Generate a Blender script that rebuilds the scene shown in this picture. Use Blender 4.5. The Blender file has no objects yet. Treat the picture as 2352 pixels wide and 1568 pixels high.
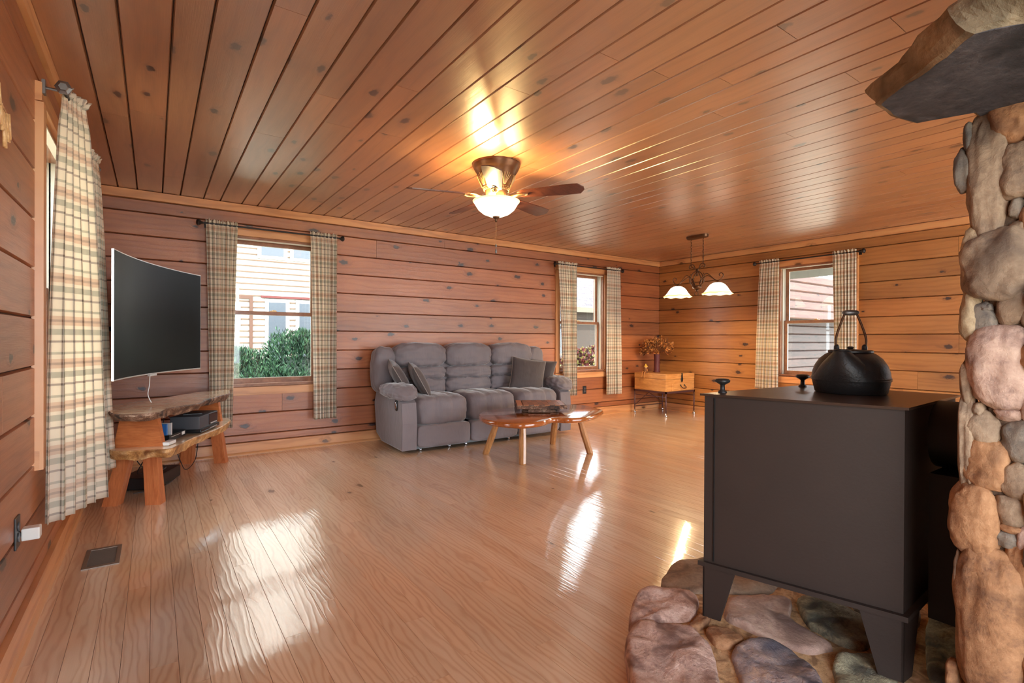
import bpy, bmesh, math, random
from math import sin, cos, pi, sqrt, radians, atan2
from mathutils import Vector, Matrix, noise
R = random.Random(7)
C = bpy.context.scene.collection
sc = bpy.context.scene

# ------------------------------------------------------------------ camera, world, sun, exposure
XL, XR, YB, YN, HC = -0.41, 6.92, 5.60, -0.75, 2.44      # room: left, right, back, near, ceiling
yaw, pitch, roll = 0.61065, -0.00396, 0.00503
fw = Vector((sin(yaw)*cos(pitch), cos(yaw)*cos(pitch), sin(pitch)))
rt = fw.cross(Vector((0, 0, 1))).normalized(); up = rt.cross(fw)
r2 = rt*cos(roll)+up*sin(roll); u2 = up*cos(roll)-rt*sin(roll)
cam = bpy.data.objects.new('camera', bpy.data.cameras.new('camera')); C.objects.link(cam)
M = Matrix((r2, u2, -fw)).transposed().to_4x4(); M.translation = (0, 0, 1.137)
cam.matrix_world = M
cam.data.sensor_width = 36; cam.data.lens = 1175.46*36/2352; cam.data.clip_start = 0.02
sc.camera = cam

w = bpy.data.worlds.new('sky'); sc.world = w; w.use_nodes = True
nt = w.node_tree; bg = nt.nodes['Background']
bg.inputs[0].default_value = (0.86, 0.93, 1.0, 1); bg.inputs[1].default_value = 5.6
sun = bpy.data.objects.new('sun', bpy.data.lights.new('sun', 'SUN')); C.objects.link(sun)
sun.data.energy = 7.0; sun.data.angle = radians(1.0); sun.data.color = (1, .95, .86)
sun.rotation_euler = Vector((0.35, -0.62, 1.0)).to_track_quat('Z', 'Y').to_euler()
sc.view_settings.view_transform = 'Standard'; sc.view_settings.look = 'None'
sc.view_settings.exposure = 0.95; sc.view_settings.gamma = 1
sc.view_settings.use_curve_mapping = False
cy = sc.cycles
cy.use_denoising = True
try: cy.denoiser = 'OPENIMAGEDENOISE'
except Exception: pass
cy.max_bounces = 10; cy.diffuse_bounces = 5; cy.glossy_bounces = 4; cy.transparent_max_bounces = 12
cy.caustics_reflective = False; cy.caustics_refractive = False; cy.sample_clamp_indirect = 6
def portal(name, loc, rot, sx, sy):
    l = bpy.data.lights.new(name, 'AREA'); l.shape = 'RECTANGLE'; l.size = sx; l.size_y = sy
    l.cycles.is_portal = True
    o = bpy.data.objects.new(name, l); C.objects.link(o); o.location = loc; o.rotation_euler = rot
portal('daylight_portal', (1.0, YB+.2, 1.4), (-pi/2, 0, 0), .9, 1.42)
portal('daylight_portal', (5.17, YB+.2, 1.4), (-pi/2, 0, 0), .9, 1.42)
portal('daylight_portal', (XR+.2, 3.155, 1.4), (0, pi/2, 0), 1.42, .9)
portal('daylight_portal', (XL-.2, 3.42, 1.4), (0, -pi/2, 0), 1.42, .9)
portal('daylight_portal', (4.95, YN-.2, 1.15), (pi/2, 0, 0), 3.7, 2.3)
portal('daylight_portal', (0.6, YN-.2, 1.15), (pi/2, 0, 0), 1.8, 2.3)

# ------------------------------------------------------------------ materials
def srgb(r, g, b):
    f = lambda c: (c/255/12.92) if c/255 <= .04045 else ((c/255+.055)/1.055)**2.4
    return (f(r), f(g), f(b), 1)
def newmat(name):
    m = bpy.data.materials.new(name); m.use_nodes = True
    nt = m.node_tree; nt.nodes.clear()
    out = nt.nodes.new('ShaderNodeOutputMaterial'); b = nt.nodes.new('ShaderNodeBsdfPrincipled')
    nt.links.new(b.outputs[0], out.inputs[0]); return m, nt, b, out
class G:
    def __init__(s, nt): s.nt = nt
    def n(s, t, **k):
        x = s.nt.nodes.new('ShaderNode'+t)
        for a, v in k.items(): setattr(x, a, v)
        return x
    def put(s, sock, v):
        if hasattr(v, 'is_output'): s.nt.links.new(v, sock)
        else: sock.default_value = v
    def m(s, op, a, b=0.0, c=None):
        x = s.n('Math', operation=op); s.put(x.inputs[0], a); s.put(x.inputs[1], b)
        if c is not None: s.put(x.inputs[2], c)
        return x.outputs[0]
    def xyz(s, x=0.0, y=0.0, z=0.0):
        c = s.n('CombineXYZ'); s.put(c.inputs[0], x); s.put(c.inputs[1], y); s.put(c.inputs[2], z); return c.outputs[0]
    def sep(s, v):
        c = s.n('SeparateXYZ'); s.put(c.inputs[0], v); return c.outputs
    def noise(s, v, scale=1, detail=4, rough=.55, dist=0.0):
        c = s.n('TexNoise'); s.put(c.inputs['Vector'], v); s.put(c.inputs['Scale'], scale); c.inputs['Detail'].default_value = detail
        c.inputs['Roughness'].default_value = rough; c.inputs['Distortion'].default_value = dist; return c.outputs[0]
    def ramp(s, f, stops, interp='LINEAR'):
        c = s.n('ValToRGB'); s.put(c.inputs[0], f); cr = c.color_ramp; cr.interpolation = interp
        while len(cr.elements) < len(stops): cr.elements.new(.5)
        for e, (p, col) in zip(cr.elements, stops): e.position = p; e.color = col
        return c.outputs[0]
    def mix(s, f, a, b, mode='MIX'):
        c = s.n('MixRGB', blend_type=mode); s.put(c.inputs[0], f); s.put(c.inputs[1], a); s.put(c.inputs[2], b); return c.outputs[0]
    def bump(s, h, st=.3, d=.01):
        c = s.n('Bump'); c.inputs['Strength'].default_value = st; c.inputs['Distance'].default_value = d; s.put(c.inputs['Height'], h); return c.outputs[0]
def mul(c, k): return (c[0]*k, c[1]*k, c[2]*k, 1)

def board_wood(name, dark, mid, light, knots=.5, rough=.35, coat=.3, coatr=.15, bump=.15, fine=30, fig=8, vary=.25, knotcol=None, ior=1.5, tint=None, relief=False, coatior=1.5, lw=.26):
    """long boards: UV = metres along / across the grain, attribute rnd = per-board random"""
    m, nt, b, out = newmat(name); g = G(nt)
    uv = g.n('UVMap').outputs[0]; s = g.sep(uv)
    at = g.n('Attribute'); at.attribute_name = 'rnd'; rs = g.n('SeparateColor'); g.put(rs.inputs[0], at.outputs[0]); rn, rg, rb = rs.outputs
    z = g.m('MULTIPLY', rn, 31.0)
    warp = g.noise(g.xyz(g.m('MULTIPLY', s[0], 1.6), g.m('MULTIPLY', s[1], 7), z), 1, 3, .5)
    # knots
    v = g.n('TexVoronoi', voronoi_dimensions='2D'); g.put(v.inputs['Vector'], g.xyz(g.m('MULTIPLY', s[0], 2.6), g.m('MULTIPLY', s[1], 4.6), 0.0)); v.inputs['Scale'].default_value = 1
    vc = g.n('SeparateColor'); g.put(vc.inputs[0], v.outputs['Color'])
    dn = g.m('ADD', v.outputs['Distance'], g.m('MULTIPLY', g.m('SUBTRACT', g.noise(g.xyz(g.m('MULTIPLY', s[0], 30), g.m('MULTIPLY', s[1], 30), z), 1, 3), .5), .17))
    sel = g.m('GREATER_THAN', vc.outputs[0], 1-knots)
    size = g.m('ADD', g.m('MULTIPLY', vc.outputs[1], .095), .035)
    k = g.n('MapRange'); g.put(k.inputs[0], g.m('DIVIDE', dn, size)); k.inputs[1].default_value = .75; k.inputs[2].default_value = 1.15; k.inputs[3].default_value = 1; k.inputs[4].default_value = 0
    kn = g.m('MULTIPLY', k.outputs[0], sel)
    h = g.n('MapRange'); g.put(h.inputs[0], g.m('DIVIDE', dn, size)); h.inputs[1].default_value = .8; h.inputs[2].default_value = 3.2; h.inputs[3].default_value = 1; h.inputs[4].default_value = 0
    halo = g.m('MULTIPLY', g.m('POWER', h.outputs[0], 2.0), sel)
    # figure: growth lines that bend round the knots
    ph = g.m('ADD', g.m('MULTIPLY', s[1], fine*2.2), g.m('ADD', g.m('MULTIPLY', warp, fig*2.6), g.m('MULTIPLY', halo, 7.0)))
    lines = g.m('ADD', g.m('MULTIPLY', g.m('SINE', ph), .5), .5)
    lines = g.m('POWER', lines, 2.2)
    fib = g.noise(g.xyz(g.m('MULTIPLY', s[0], 5), g.m('MULTIPLY', s[1], fine*9), z), 1, 5, .6, .3)
    blot = g.noise(g.xyz(g.m('MULTIPLY', s[0], 1.1), g.m('MULTIPLY', s[1], 4), z), 1, 3, .5)
    f = g.m('ADD', g.m('MULTIPLY', lines, lw), g.m('ADD', g.m('MULTIPLY', fib, .60-lw), g.m('MULTIPLY', blot, .62)))
    col = g.ramp(f, [(.30, light), (.58, mid), (.95, dark)])
    tone = g.m('ADD', g.m('MULTIPLY', g.m('SUBTRACT', rg, .5), vary*2), 1.0)
    col = g.mix(1.0, col, g.ramp(rb, [(0, (1, 1, 1, 1)), (1, tint or (1.0, .88, .8, 1))]), 'MULTIPLY')
    hsv = g.n('HueSaturation'); g.put(hsv.inputs['Color'], col); g.put(hsv.inputs['Value'], tone); col = hsv.outputs[0]
    kc = knotcol or mul(dark, .35)
    col = g.mix(g.m('MULTIPLY', halo, .45), col, mul(dark, .75)); col = g.mix(g.m('MULTIPLY', kn, .95), col, kc)
    g.put(b.inputs['Base Color'], col)
    g.put(b.inputs['Roughness'], g.m('ADD', g.m('MULTIPLY', fib, .12), rough-.06))
    b.inputs['Coat Weight'].default_value = coat; b.inputs['Coat Roughness'].default_value = coatr; b.inputs['IOR'].default_value = ior; b.inputs['Coat IOR'].default_value = coatior
    if relief:
        hgt = g.m('ADD', g.m('MULTIPLY', lines, .55), g.m('ADD', g.m('MULTIPLY', fib, .35), g.m('MULTIPLY', g.noise(g.xyz(g.m('MULTIPLY', s[0], 7), g.m('MULTIPLY', s[1], 26), z), 1, 3), .8)))
    else:
        hgt = g.m('ADD', g.m('MULTIPLY', fib, .6), g.m('ADD', g.m('MULTIPLY', lines, .25), g.m('MULTIPLY', blot, 1.2)))
    bp = g.bump(hgt, bump, .006)
    g.put(b.inputs['Normal'], bp)
    if coat > 0: g.put(b.inputs['Coat Normal'], bp)
    return m

def solid_wood(name, dark, light, sc_=(3, 3, 30), rough=.35, coat=.3, knots=False):
    """furniture wood in object coordinates; grain along local X unless scaled otherwise"""
    m, nt, b, out = newmat(name); g = G(nt)
    tc = g.n('TexCoord').outputs['Object']; mp = g.n('Mapping'); g.put(mp.inputs[0], tc); mp.inputs['Scale'].default_value = sc_
    warp = g.noise(mp.outputs[0], .35, 2)
    a = g.noise(mp.outputs[0], 1.0, 5, .6, 1.2); c = g.noise(mp.outputs[0], 5.0, 4, .6, .4)
    f = g.m('ADD', g.m('MULTIPLY', a, .7), g.m('MULTIPLY', c, .35))
    col = g.ramp(f, [(.35, light), (.7, dark)]); g.put(b.inputs['Base Color'], col)
    b.inputs['Roughness'].default_value = rough; b.inputs['Coat Weight'].default_value = coat; b.inputs['Coat Roughness'].default_value = .1
    g.put(b.inputs['Normal'], g.bump(c, .12, .004)); return m

def stone_mat(name, a, b_, c_, sc_=9, rough=.85, bstr=.6):
    m, nt, b, out = newmat(name); g = G(nt)
    tc = g.n('TexCoord').outputs['Object']
    n1 = g.noise(tc, sc_, 6, .65, .5); n2 = g.noise(tc, sc_*6, 5, .7); n3 = g.noise(tc, sc_*.45, 2, .5, 1.0)
    col = g.ramp(g.m('ADD', g.m('MULTIPLY', n1, .6), g.m('MULTIPLY', n2, .4)), [(.34, b_), (.5, a), (.66, c_)])
    col = g.mix(g.ramp(n3, [(.5, (0, 0, 0, 1)), (.66, (1, 1, 1, 1))]), col, mul(b_, .8))
    g.put(b.inputs['Base Color'], col); b.inputs['Roughness'].default_value = rough
    g.put(b.inputs['Normal'], g.bump(g.m('ADD', n1, g.m('MULTIPLY', n2, .5)), bstr, .012)); return m

def plain(name, col, rough=.5, metal=0, coat=0, bumpn=0, bscale=80, vary=0, **kw):
    m, nt, b, out = newmat(name); g = G(nt)
    tc = g.n('TexCoord').outputs['Object']
    if vary or bumpn:
        n = g.noise(tc, bscale, 4)
    if vary:
        n2 = g.noise(tc, 6, 4)
        g.put(b.inputs['Base Color'], g.mix(n2, mul(col, 1-vary), mul(col, 1+vary)))
    else: b.inputs['Base Color'].default_value = col
    b.inputs['Roughness'].default_value = rough; b.inputs['Metallic'].default_value = metal; b.inputs['Coat Weight'].default_value = coat
    if bumpn: g.put(b.inputs['Normal'], g.bump(n, bumpn, .004))
    for k, v in kw.items(): b.inputs[k].default_value = v
    return m

def emis(name, col, st, base=(1, .9, .7, 1)):
    m, nt, b, out = newmat(name); b.inputs['Base Color'].default_value = base
    b.inputs['Emission Color'].default_value = col; b.inputs['Emission Strength'].default_value = st; b.inputs['Roughness'].default_value = .3
    return m

def plaid_mat(name):
    m, nt, b, out = newmat(name); g = G(nt); nt.nodes.remove(b)
    s = g.sep(g.n('UVMap').outputs[0]); P = .19
    cream = srgb(250, 243, 230); green = srgb(178, 180, 164); tan = srgb(226, 194, 168); taupe = srgb(146, 128, 122); brown = srgb(174, 138, 114)
    def band(c, per, off):
        f = g.m('FRACT', g.m('DIVIDE', g.m('ADD', c, off), per))
        return g.ramp(f, [(0, cream), (.12, taupe), (.17, cream), (.30, green), (.44, cream), (.52, tan), (.60, brown), (.66, tan), (.74, cream), (.84, green), (.90, cream)], 'CONSTANT')
    col = g.mix(.5, band(s[0], P, .02), band(s[1], P*1.0, .05))
    wv = g.noise(g.xyz(g.m('MULTIPLY', s[0], 900), g.m('MULTIPLY', s[1], 900), 0.0), 1, 2)
    col = g.mix(.25, col, g.mix(wv, mul(cream, .55), cream), 'MULTIPLY')
    d = g.n('BsdfDiffuse'); t = g.n('BsdfTranslucent'); g.put(d.inputs[0], col); g.put(t.inputs[0], g.mix(1.0, col, (1, .95, .85, 1), 'MULTIPLY'))
    mx = g.n('MixShader'); mx.inputs[0].default_value = .38; g.put(mx.inputs[1], d.outputs[0]); g.put(mx.inputs[2], t.outputs[0])
    g.put(out.inputs[0], mx.outputs[0]); return m

def glass_mat(name):
    m, nt, b, out = newmat(name); g = G(nt); nt.nodes.remove(b)
    t = g.n('BsdfTransparent'); t.inputs[0].default_value = (.96, .98, .97, 1); gl = g.n('BsdfGlossy'); gl.inputs['Roughness'].default_value = .01
    lw = g.n('LayerWeight'); lw.inputs[0].default_value = .5; fr = g.m('ADD', g.m('MULTIPLY', g.m('POWER', lw.outputs['Facing'], 5.0), .7), .035)
    mx = g.n('MixShader'); g.put(mx.inputs[0], fr); g.put(mx.inputs[1], t.outputs[0]); g.put(mx.inputs[2], gl.outputs[0]); g.put(out.inputs[0], mx.outputs[0]); return m

m_wall = board_wood('log_wall_pine', srgb(112, 62, 38), srgb(160, 98, 60), srgb(182, 120, 76), knots=.46, rough=.40, coat=.4, coatr=.25, bump=.25, fine=52, fig=6, vary=.14, lw=.10, knotcol=srgb(48, 28, 28))
m_wall_lamplit = board_wood('log_wall_pine_lamplit', srgb(118, 74, 38), srgb(168, 114, 62), srgb(190, 138, 80), knots=.46, rough=.40, coat=.4, coatr=.25, bump=.25, fine=52, fig=6, vary=.14, lw=.10, knotcol=srgb(52, 34, 32))  # same pine as the other walls, golden lamp light put into the colour
m_ceil = board_wood('ceiling_pine', srgb(128, 84, 58), srgb(164, 114, 78), srgb(184, 136, 98), knots=.36, rough=.36, coat=1.0, coatr=.29, bump=.16, fine=34, fig=7, vary=.14, lw=.12, coatior=2.6, knotcol=srgb(60, 34, 26))
m_floor = board_wood('oiled_pine_floor', srgb(190, 150, 118), srgb(220, 186, 154), srgb(232, 206, 178), knots=.05, rough=.34, coat=1.0, coatr=.055, bump=.085, fine=110, fig=16, coatior=2.6, vary=.07, ior=1.5, relief=True, tint=(1, .93, .86, 1))
m_trim = board_wood('trim_pine', srgb(168, 112, 70), srgb(206, 148, 98), srgb(220, 168, 116), knots=.15, rough=.4, coat=.3, coatr=.25, bump=.15, fine=30, fig=5, vary=.05)
m_gap = plain('dark_joint', srgb(44, 22, 14), .8)
m_sash = solid_wood('window_sash_wood', srgb(120, 76, 52), srgb(165, 112, 80), (6, 6, 6), .4)
m_vinyl = plain('pale_jamb_liner', srgb(205, 198, 182), .35)
m_glass = glass_mat('window_glass')
m_plaid = plaid_mat('plaid_cotton')
m_iron = plain('black_iron_rod', srgb(46, 42, 42), .4, .6)
m_pewter = plain('pewter_finial', srgb(120, 118, 118), .35, .7, bumpn=.2, bscale=60)
m_velvet = plain('grey_velvet', srgb(116, 108, 111), .75, bumpn=.10, bscale=35, vary=.14); 
m_velvet.node_tree.nodes['Principled BSDF'].inputs['Sheen Weight'].default_value = .55
m_velvet.node_tree.nodes['Principled BSDF'].inputs['Sheen Roughness'].default_value = .35
m_pillow = plain('brown_grey_velvet', srgb(76, 66, 64), .75, bumpn=.10, bscale=35, vary=.12)
m_pillow.node_tree.nodes['Principled BSDF'].inputs['Sheen Weight'].default_value = .35
for mv in (m_velvet, m_pillow):                                         # crushed, gathered pile
    g_ = G(mv.node_tree); tc_ = g_.n('TexCoord').outputs['Object']; mp_ = g_.n('Mapping'); g_.put(mp_.inputs[0], tc_); mp_.inputs['Scale'].default_value = (26, 10, 5)
    bn = g_.bump(g_.noise(mp_.outputs[0], 1, 3, .55, 1.2), .35, .012); g_.put(mv.node_tree.nodes['Principled BSDF'].inputs['Normal'], bn)
m_piping = plain('pale_piping', srgb(150, 140, 134), .6)
m_black = plain('black_plastic', srgb(22, 22, 24), .35)
m_chrome = plain('chrome', srgb(200, 200, 205), .15, 1.0)
m_tabletop = solid_wood('varnished_table_wood', srgb(128, 62, 24), srgb(184, 104, 48), (3, 12, 12), .14, 1.0)
m_tableleg = solid_wood('honey_leg_wood', srgb(150, 98, 52), srgb(204, 148, 92), (14, 14, 2.5), .3, .5)
m_cedar = solid_wood('cedar', srgb(158, 82, 40), srgb(204, 124, 70), (4, 4, 26), .4, .3)
m_cedarleg = solid_wood('cedar_leg', srgb(158, 82, 42), srgb(206, 126, 76), (22, 22, 2.2), .4, .3)
m_slabtop = solid_wood('live_edge_slab', srgb(214, 170, 128), srgb(250, 228, 196), (4, 12, 12), .22, .7)
m_bark = stone_mat('rough_bark', srgb(112, 76, 54), srgb(52, 34, 28), srgb(196, 164, 140), 22, .6, .9)
m_barkpale = stone_mat('pale_live_edge', srgb(196, 146, 88), srgb(132, 82, 46), srgb(232, 200, 156), 14, .4, .6)
m_screen = plain('tv_screen', srgb(9, 9, 10), .35, **{'Specular IOR Level': .06}); m_silver = plain('silver_bezel', srgb(205, 200, 196), .3, .4)
m_stove = plain('stove_steel', srgb(46, 34, 29), .6, .05, bumpn=.12, bscale=90, vary=.22)
m_stovetop = plain('stove_top_steel', srgb(70, 56, 48), .30, .35, bumpn=.15, bscale=40, vary=.25)
m_cast = plain('cast_iron', srgb(48, 46, 46), .42, .35, bumpn=.3, bscale=120)
m_duct = plain('black_flue', srgb(16, 16, 17), .6)
m_bronze = plain('bronze', srgb(96, 66, 46), .35, .75, vary=.3)
m_goldbronze = plain('pale_brass', srgb(190, 156, 112), .3, .8)
m_walnut = solid_wood('fan_blade_wood', srgb(66, 32, 26), srgb(108, 58, 42), (3, 30, 30), .35, .3)
m_bowl = emis('lit_alabaster_glass', (1, .84, .58, 1), 1.7)
m_bowlrim = emis('alabaster_rim', (1, .78, .38, 1), .55)
m_shade = emis('lit_frosted_shade', (1, .88, .68, 1), 1.6)
m_shaderim = emis('amber_shade_rim', (1, .72, .26, 1), .55)
m_chest = solid_wood('pine_chest', srgb(172, 110, 54), srgb(222, 166, 100), (3, 3, 24), .4, .3)
m_stand = plain('wine_metal', srgb(92, 66, 70), .35, .6)
m_vase = plain('wine_woven_vase', srgb(86, 36, 40), .6, bumpn=.3, bscale=40)
m_dry = plain('dried_leaf', srgb(176, 116, 60), .7, vary=.45)
m_drydark = plain('dried_leaf_dark', srgb(120, 74, 40), .7, vary=.3)
m_white = plain('white_plastic', srgb(225, 225, 222), .4)
m_boxblue = plain('blue_case', srgb(40, 96, 160), .4)
m_greydev = plain('graphite', srgb(74, 76, 82), .4)
m_blkcable = plain('cable_black', srgb(30, 30, 34), .5)
m_display = plain('dark_display', srgb(10, 14, 24), .12)
m_bronzevent = plain('register_metal', srgb(128, 112, 100), .35, .5)
m_squareL = solid_wood('board_square_light', srgb(186, 110, 66), srgb(206, 132, 84), (10, 10, 10), .35)
m_squareD = solid_wood('board_square_dark', srgb(84, 48, 34), srgb(104, 62, 42), (10, 10, 10), .35)
m_st = {'tan': stone_mat('river_stone_tan', srgb(152, 128, 106), srgb(108, 90, 78), srgb(178, 154, 130)),
        'gray': stone_mat('river_stone_grey', srgb(132, 120, 108), srgb(88, 82, 80), srgb(160, 146, 132)),
        'sand': stone_mat('river_stone_sand', srgb(176, 154, 124), srgb(136, 114, 90), srgb(200, 180, 150)),
        'pink': stone_mat('river_stone_pink', srgb(188, 156, 140), srgb(140, 112, 104), srgb(212, 182, 164)),
        'orange': stone_mat('river_stone_ochre', srgb(164, 118, 82), srgb(112, 78, 58), srgb(190, 144, 106)),
        'red': stone_mat('fieldstone_mauve', srgb(208, 172, 156), srgb(148, 114, 104), srgb(232, 204, 188), 14, .85, 1.0),
        'moss': stone_mat('fieldstone_green_grey', srgb(158, 150, 124), srgb(96, 94, 84), srgb(204, 196, 160), 16, .8, 1.0),
        'bluish': stone_mat('fieldstone_grey_pink', srgb(166, 146, 144), srgb(98, 92, 102), srgb(206, 172, 150), 12, .8, 1.0),
        'mantel_dark': stone_mat('mantel_underside', srgb(66, 64, 72), srgb(34, 34, 42), srgb(98, 92, 98), 10, .7, .7),
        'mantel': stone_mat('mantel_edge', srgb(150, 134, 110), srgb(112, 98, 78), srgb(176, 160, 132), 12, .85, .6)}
m_mortar = stone_mat('mortar', srgb(214, 172, 126), srgb(168, 128, 90), srgb(230, 196, 154), 40, .95, .5)
m_mortard = stone_mat('mortar_dark', srgb(92, 74, 60), srgb(60, 48, 40), srgb(120, 98, 78), 40, .95, .5)

# ------------------------------------------------------------------ mesh helpers
def mesh_obj(name, verts, faces, mat, parent=None, smooth=False, uvs=None, rnds=None, midx=None):
    me = bpy.data.meshes.new(name); me.from_pydata([tuple(v) for v in verts], [], faces)
    if uvs is not None:
        l = me.uv_layers.new(name='UVMap'); i = 0
        for fu in uvs:
            for c in fu: l.data[i].uv = c; i += 1
    if rnds is not None:
        a = me.color_attributes.new(name='rnd', type='FLOAT_COLOR', domain='CORNER'); i = 0
        for f, r in zip(faces, rnds):
            for _ in f: a.data[i].color = (r[0], r[1], r[2], 1); i += 1
    for mm in (mat if isinstance(mat, (list, tuple)) else [mat]): me.materials.append(mm)
    if midx:
        for p, k in zip(me.polygons, midx): p.material_index = k
    if smooth:
        for p in me.polygons: p.use_smooth = True
    me.validate(); me.update()
    o = bpy.data.objects.new(name, me); C.objects.link(o)
    if parent is not None: o.parent = parent
    return o
def thing(name, label, cat, loc=(0, 0, 0), rz=0, group=None):
    o = bpy.data.objects.new(name, None); C.objects.link(o); o.location = loc; o.rotation_euler = (0, 0, rz)
    o.empty_display_size = .1; o['label'] = label; o['category'] = cat
    if group: o['group'] = group
    return o
def tag(o, label, cat, group=None):
    o['label'] = label; o['category'] = cat
    if group: o['group'] = group
    return o
def struct(o): o['kind'] = 'structure'; return o
class MB:
    """collects shapes into one mesh"""
    def __init__(s): s.v = []; s.f = []; s.mi = []; s.k = 0
    def add(s, vs, fs):
        n = len(s.v); s.v += [Vector(v) for v in vs]; s.f += [tuple(i+n for i in f) for f in fs]; s.mi += [s.k]*len(fs); return s
    def box(s, c, d, rot=None, bev=0):
        hx, hy, hz = d[0]/2, d[1]/2, d[2]/2
        if bev:
            bm = bmesh.new(); bmesh.ops.create_cube(bm, size=1)
            for v in bm.verts: v.co = Vector((v.co.x*d[0], v.co.y*d[1], v.co.z*d[2]))
            bmesh.ops.bevel(bm, geom=bm.edges[:], offset=bev, segments=2, affect='EDGES', profile=.6)
            vs = [v.co.copy() for v in bm.verts]; bm.verts.index_update(); fs = [tuple(v.index for v in f.verts) for f in bm.faces]; bm.free()
        else:
            vs = [Vector((x*hx, y*hy, z*hz)) for x in (-1, 1) for y in (-1, 1) for z in (-1, 1)]
            fs = [(0, 1, 3, 2), (4, 6, 7, 5), (0, 4, 5, 1), (2, 3, 7, 6), (0, 2, 6, 4), (1, 5, 7, 3)]
        if rot is not None: vs = [rot @ v for v in vs]
        return s.add([v+Vector(c) for v in vs], fs)
    def span(s, a, b, bev=0):
        return s.box([(a[i]+b[i])/2 for i in range(3)], [abs(b[i]-a[i]) for i in range(3)], bev=bev)
    def lathe(s, prof, c=(0, 0, 0), n=32, mat3=None, cap=True):
        vs = []; fs = []
        for r, z in prof:
            for i in range(n): a = 2*pi*i/n; vs.append(Vector((r*cos(a), r*sin(a), z)))
        for j in range(len(prof)-1):
            for i in range(n): i2 = (i+1) % n; fs.append((j*n+i, j*n+i2, (j+1)*n+i2, (j+1)*n+i))
        if cap:
            fs.append(tuple(range(n))[::-1]); fs.append(tuple((len(prof)-1)*n+i for i in range(n)))
        if mat3 is not None: vs = [mat3 @ v for v in vs]
        return s.add([v+Vector(c) for v in vs], fs)
    def tube(s, pts, r, n=8, closed=False):
        pts = [Vector(p) for p in pts]; vs = []; fs = []; N = len(pts); up_ = Vector((0, 0, 1)); prev = None
        for i, p in enumerate(pts):
            d = (pts[(i+1) % N]-pts[i-1]) if closed else (pts[min(i+1, N-1)]-pts[max(i-1, 0)])
            d.normalize()
            if prev is None:
                a = d.cross(up_)
                if a.length < .1: a = d.cross(Vector((1, 0, 0)))
            else: a = prev-d*prev.dot(d)
            a.normalize(); prev = a; b = d.cross(a); rr = r(i/(N-1)) if callable(r) else r
            for k in range(n): t = 2*pi*k/n; vs.append(p+a*rr*cos(t)+b*rr*sin(t))
        M_ = N if closed else N-1
        for i in range(M_):
            j = (i+1) % N
            for k in range(n): k2 = (k+1) % n; fs.append((i*n+k, i*n+k2, j*n+k2, j*n+k))
        if not closed: fs.append(tuple(range(n))[::-1]); fs.append(tuple((N-1)*n+k for k in range(n)))
        return s.add(vs, fs)
    def prism(s, poly, z0, z1):
        n = len(poly); vs = [(x, y, z0) for x, y in poly]+[(x, y, z1) for x, y in poly]
        fs = [tuple(range(n))[::-1], tuple(range(n, 2*n))]+[(i, (i+1) % n, n+(i+1) % n, n+i) for i in range(n)]
        return s.add(vs, fs)
    def loft(s, rings, cap=True):
        n = len(rings[0]); vs = [v for r in rings for v in r]; fs = []
        for j in range(len(rings)-1):
            for i in range(n): i2 = (i+1) % n; fs.append((j*n+i, j*n+i2, (j+1)*n+i2, (j+1)*n+i))
        if cap: fs.append(tuple(range(n))[::-1]); fs.append(tuple((len(rings)-1)*n+i for i in range(n)))
        return s.add(vs, fs)
    def ball(s, c, r, n=10):
        r = r if hasattr(r, '__len__') else (r, r, r)
        vs = []; fs = []
        for j in range(1, n):
            t = pi*j/n
            for i in range(2*n): a = pi*i/n; vs.append(Vector((c[0]+r[0]*sin(t)*cos(a), c[1]+r[1]*sin(t)*sin(a), c[2]-r[2]*cos(t))))
        m = 2*n
        for j in range(n-2):
            for i in range(m): fs.append((j*m+i, j*m+(i+1) % m, (j+1)*m+(i+1) % m, (j+1)*m+i))
        fs.append(tuple(range(m))[::-1]); fs.append(tuple((n-2)*m+i for i in range(m)))
        return s.add(vs, fs)
    def puff(s, c, d, k=4.0, n=12, disp=None, rot=None):
        """rounded box (Lk ball) of full size d; disp(unit point)->offset vector"""
        idx = {}; vs = []; fs = []
        def vid(p):
            key = tuple(round(q, 5) for q in p)
            if key not in idx:
                q = Vector(p); L = (abs(q.x)**k+abs(q.y)**k+abs(q.z)**k)**(1/k); u = q/L
                w_ = Vector((u.x*d[0]/2, u.y*d[1]/2, u.z*d[2]/2))
                if disp: w_ += disp(u)
                if rot is not None: w_ = rot @ w_
                idx[key] = len(vs); vs.append(w_+Vector(c))
            return idx[key]
        g_ = [2*i/n-1 for i in range(n+1)]
        for ax in range(3):
            for sg in (-1, 1):
                for i in range(n):
                    for j in range(n):
                        q = []
                        for a, b in ((i, j), (i+1, j), (i+1, j+1), (i, j+1)):
                            p = [0, 0, 0]; p[ax] = sg; p[(ax+1) % 3] = g_[a]; p[(ax+2) % 3] = g_[b]; q.append(vid(p))
                        fs.append(tuple(q if sg > 0 else q[::-1]))
        return s.add(vs, fs)
    def build(s, name, mat, parent=None, smooth=False, auto=None):
        o = mesh_obj(name, s.v, s.f, mat, parent, smooth, midx=s.mi if isinstance(mat, (list, tuple)) else None)
        if auto: 
            for p in o.data.polygons: p.use_smooth = True
            o.data.set_sharp_from_angle(angle=radians(auto))
        return o
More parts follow.
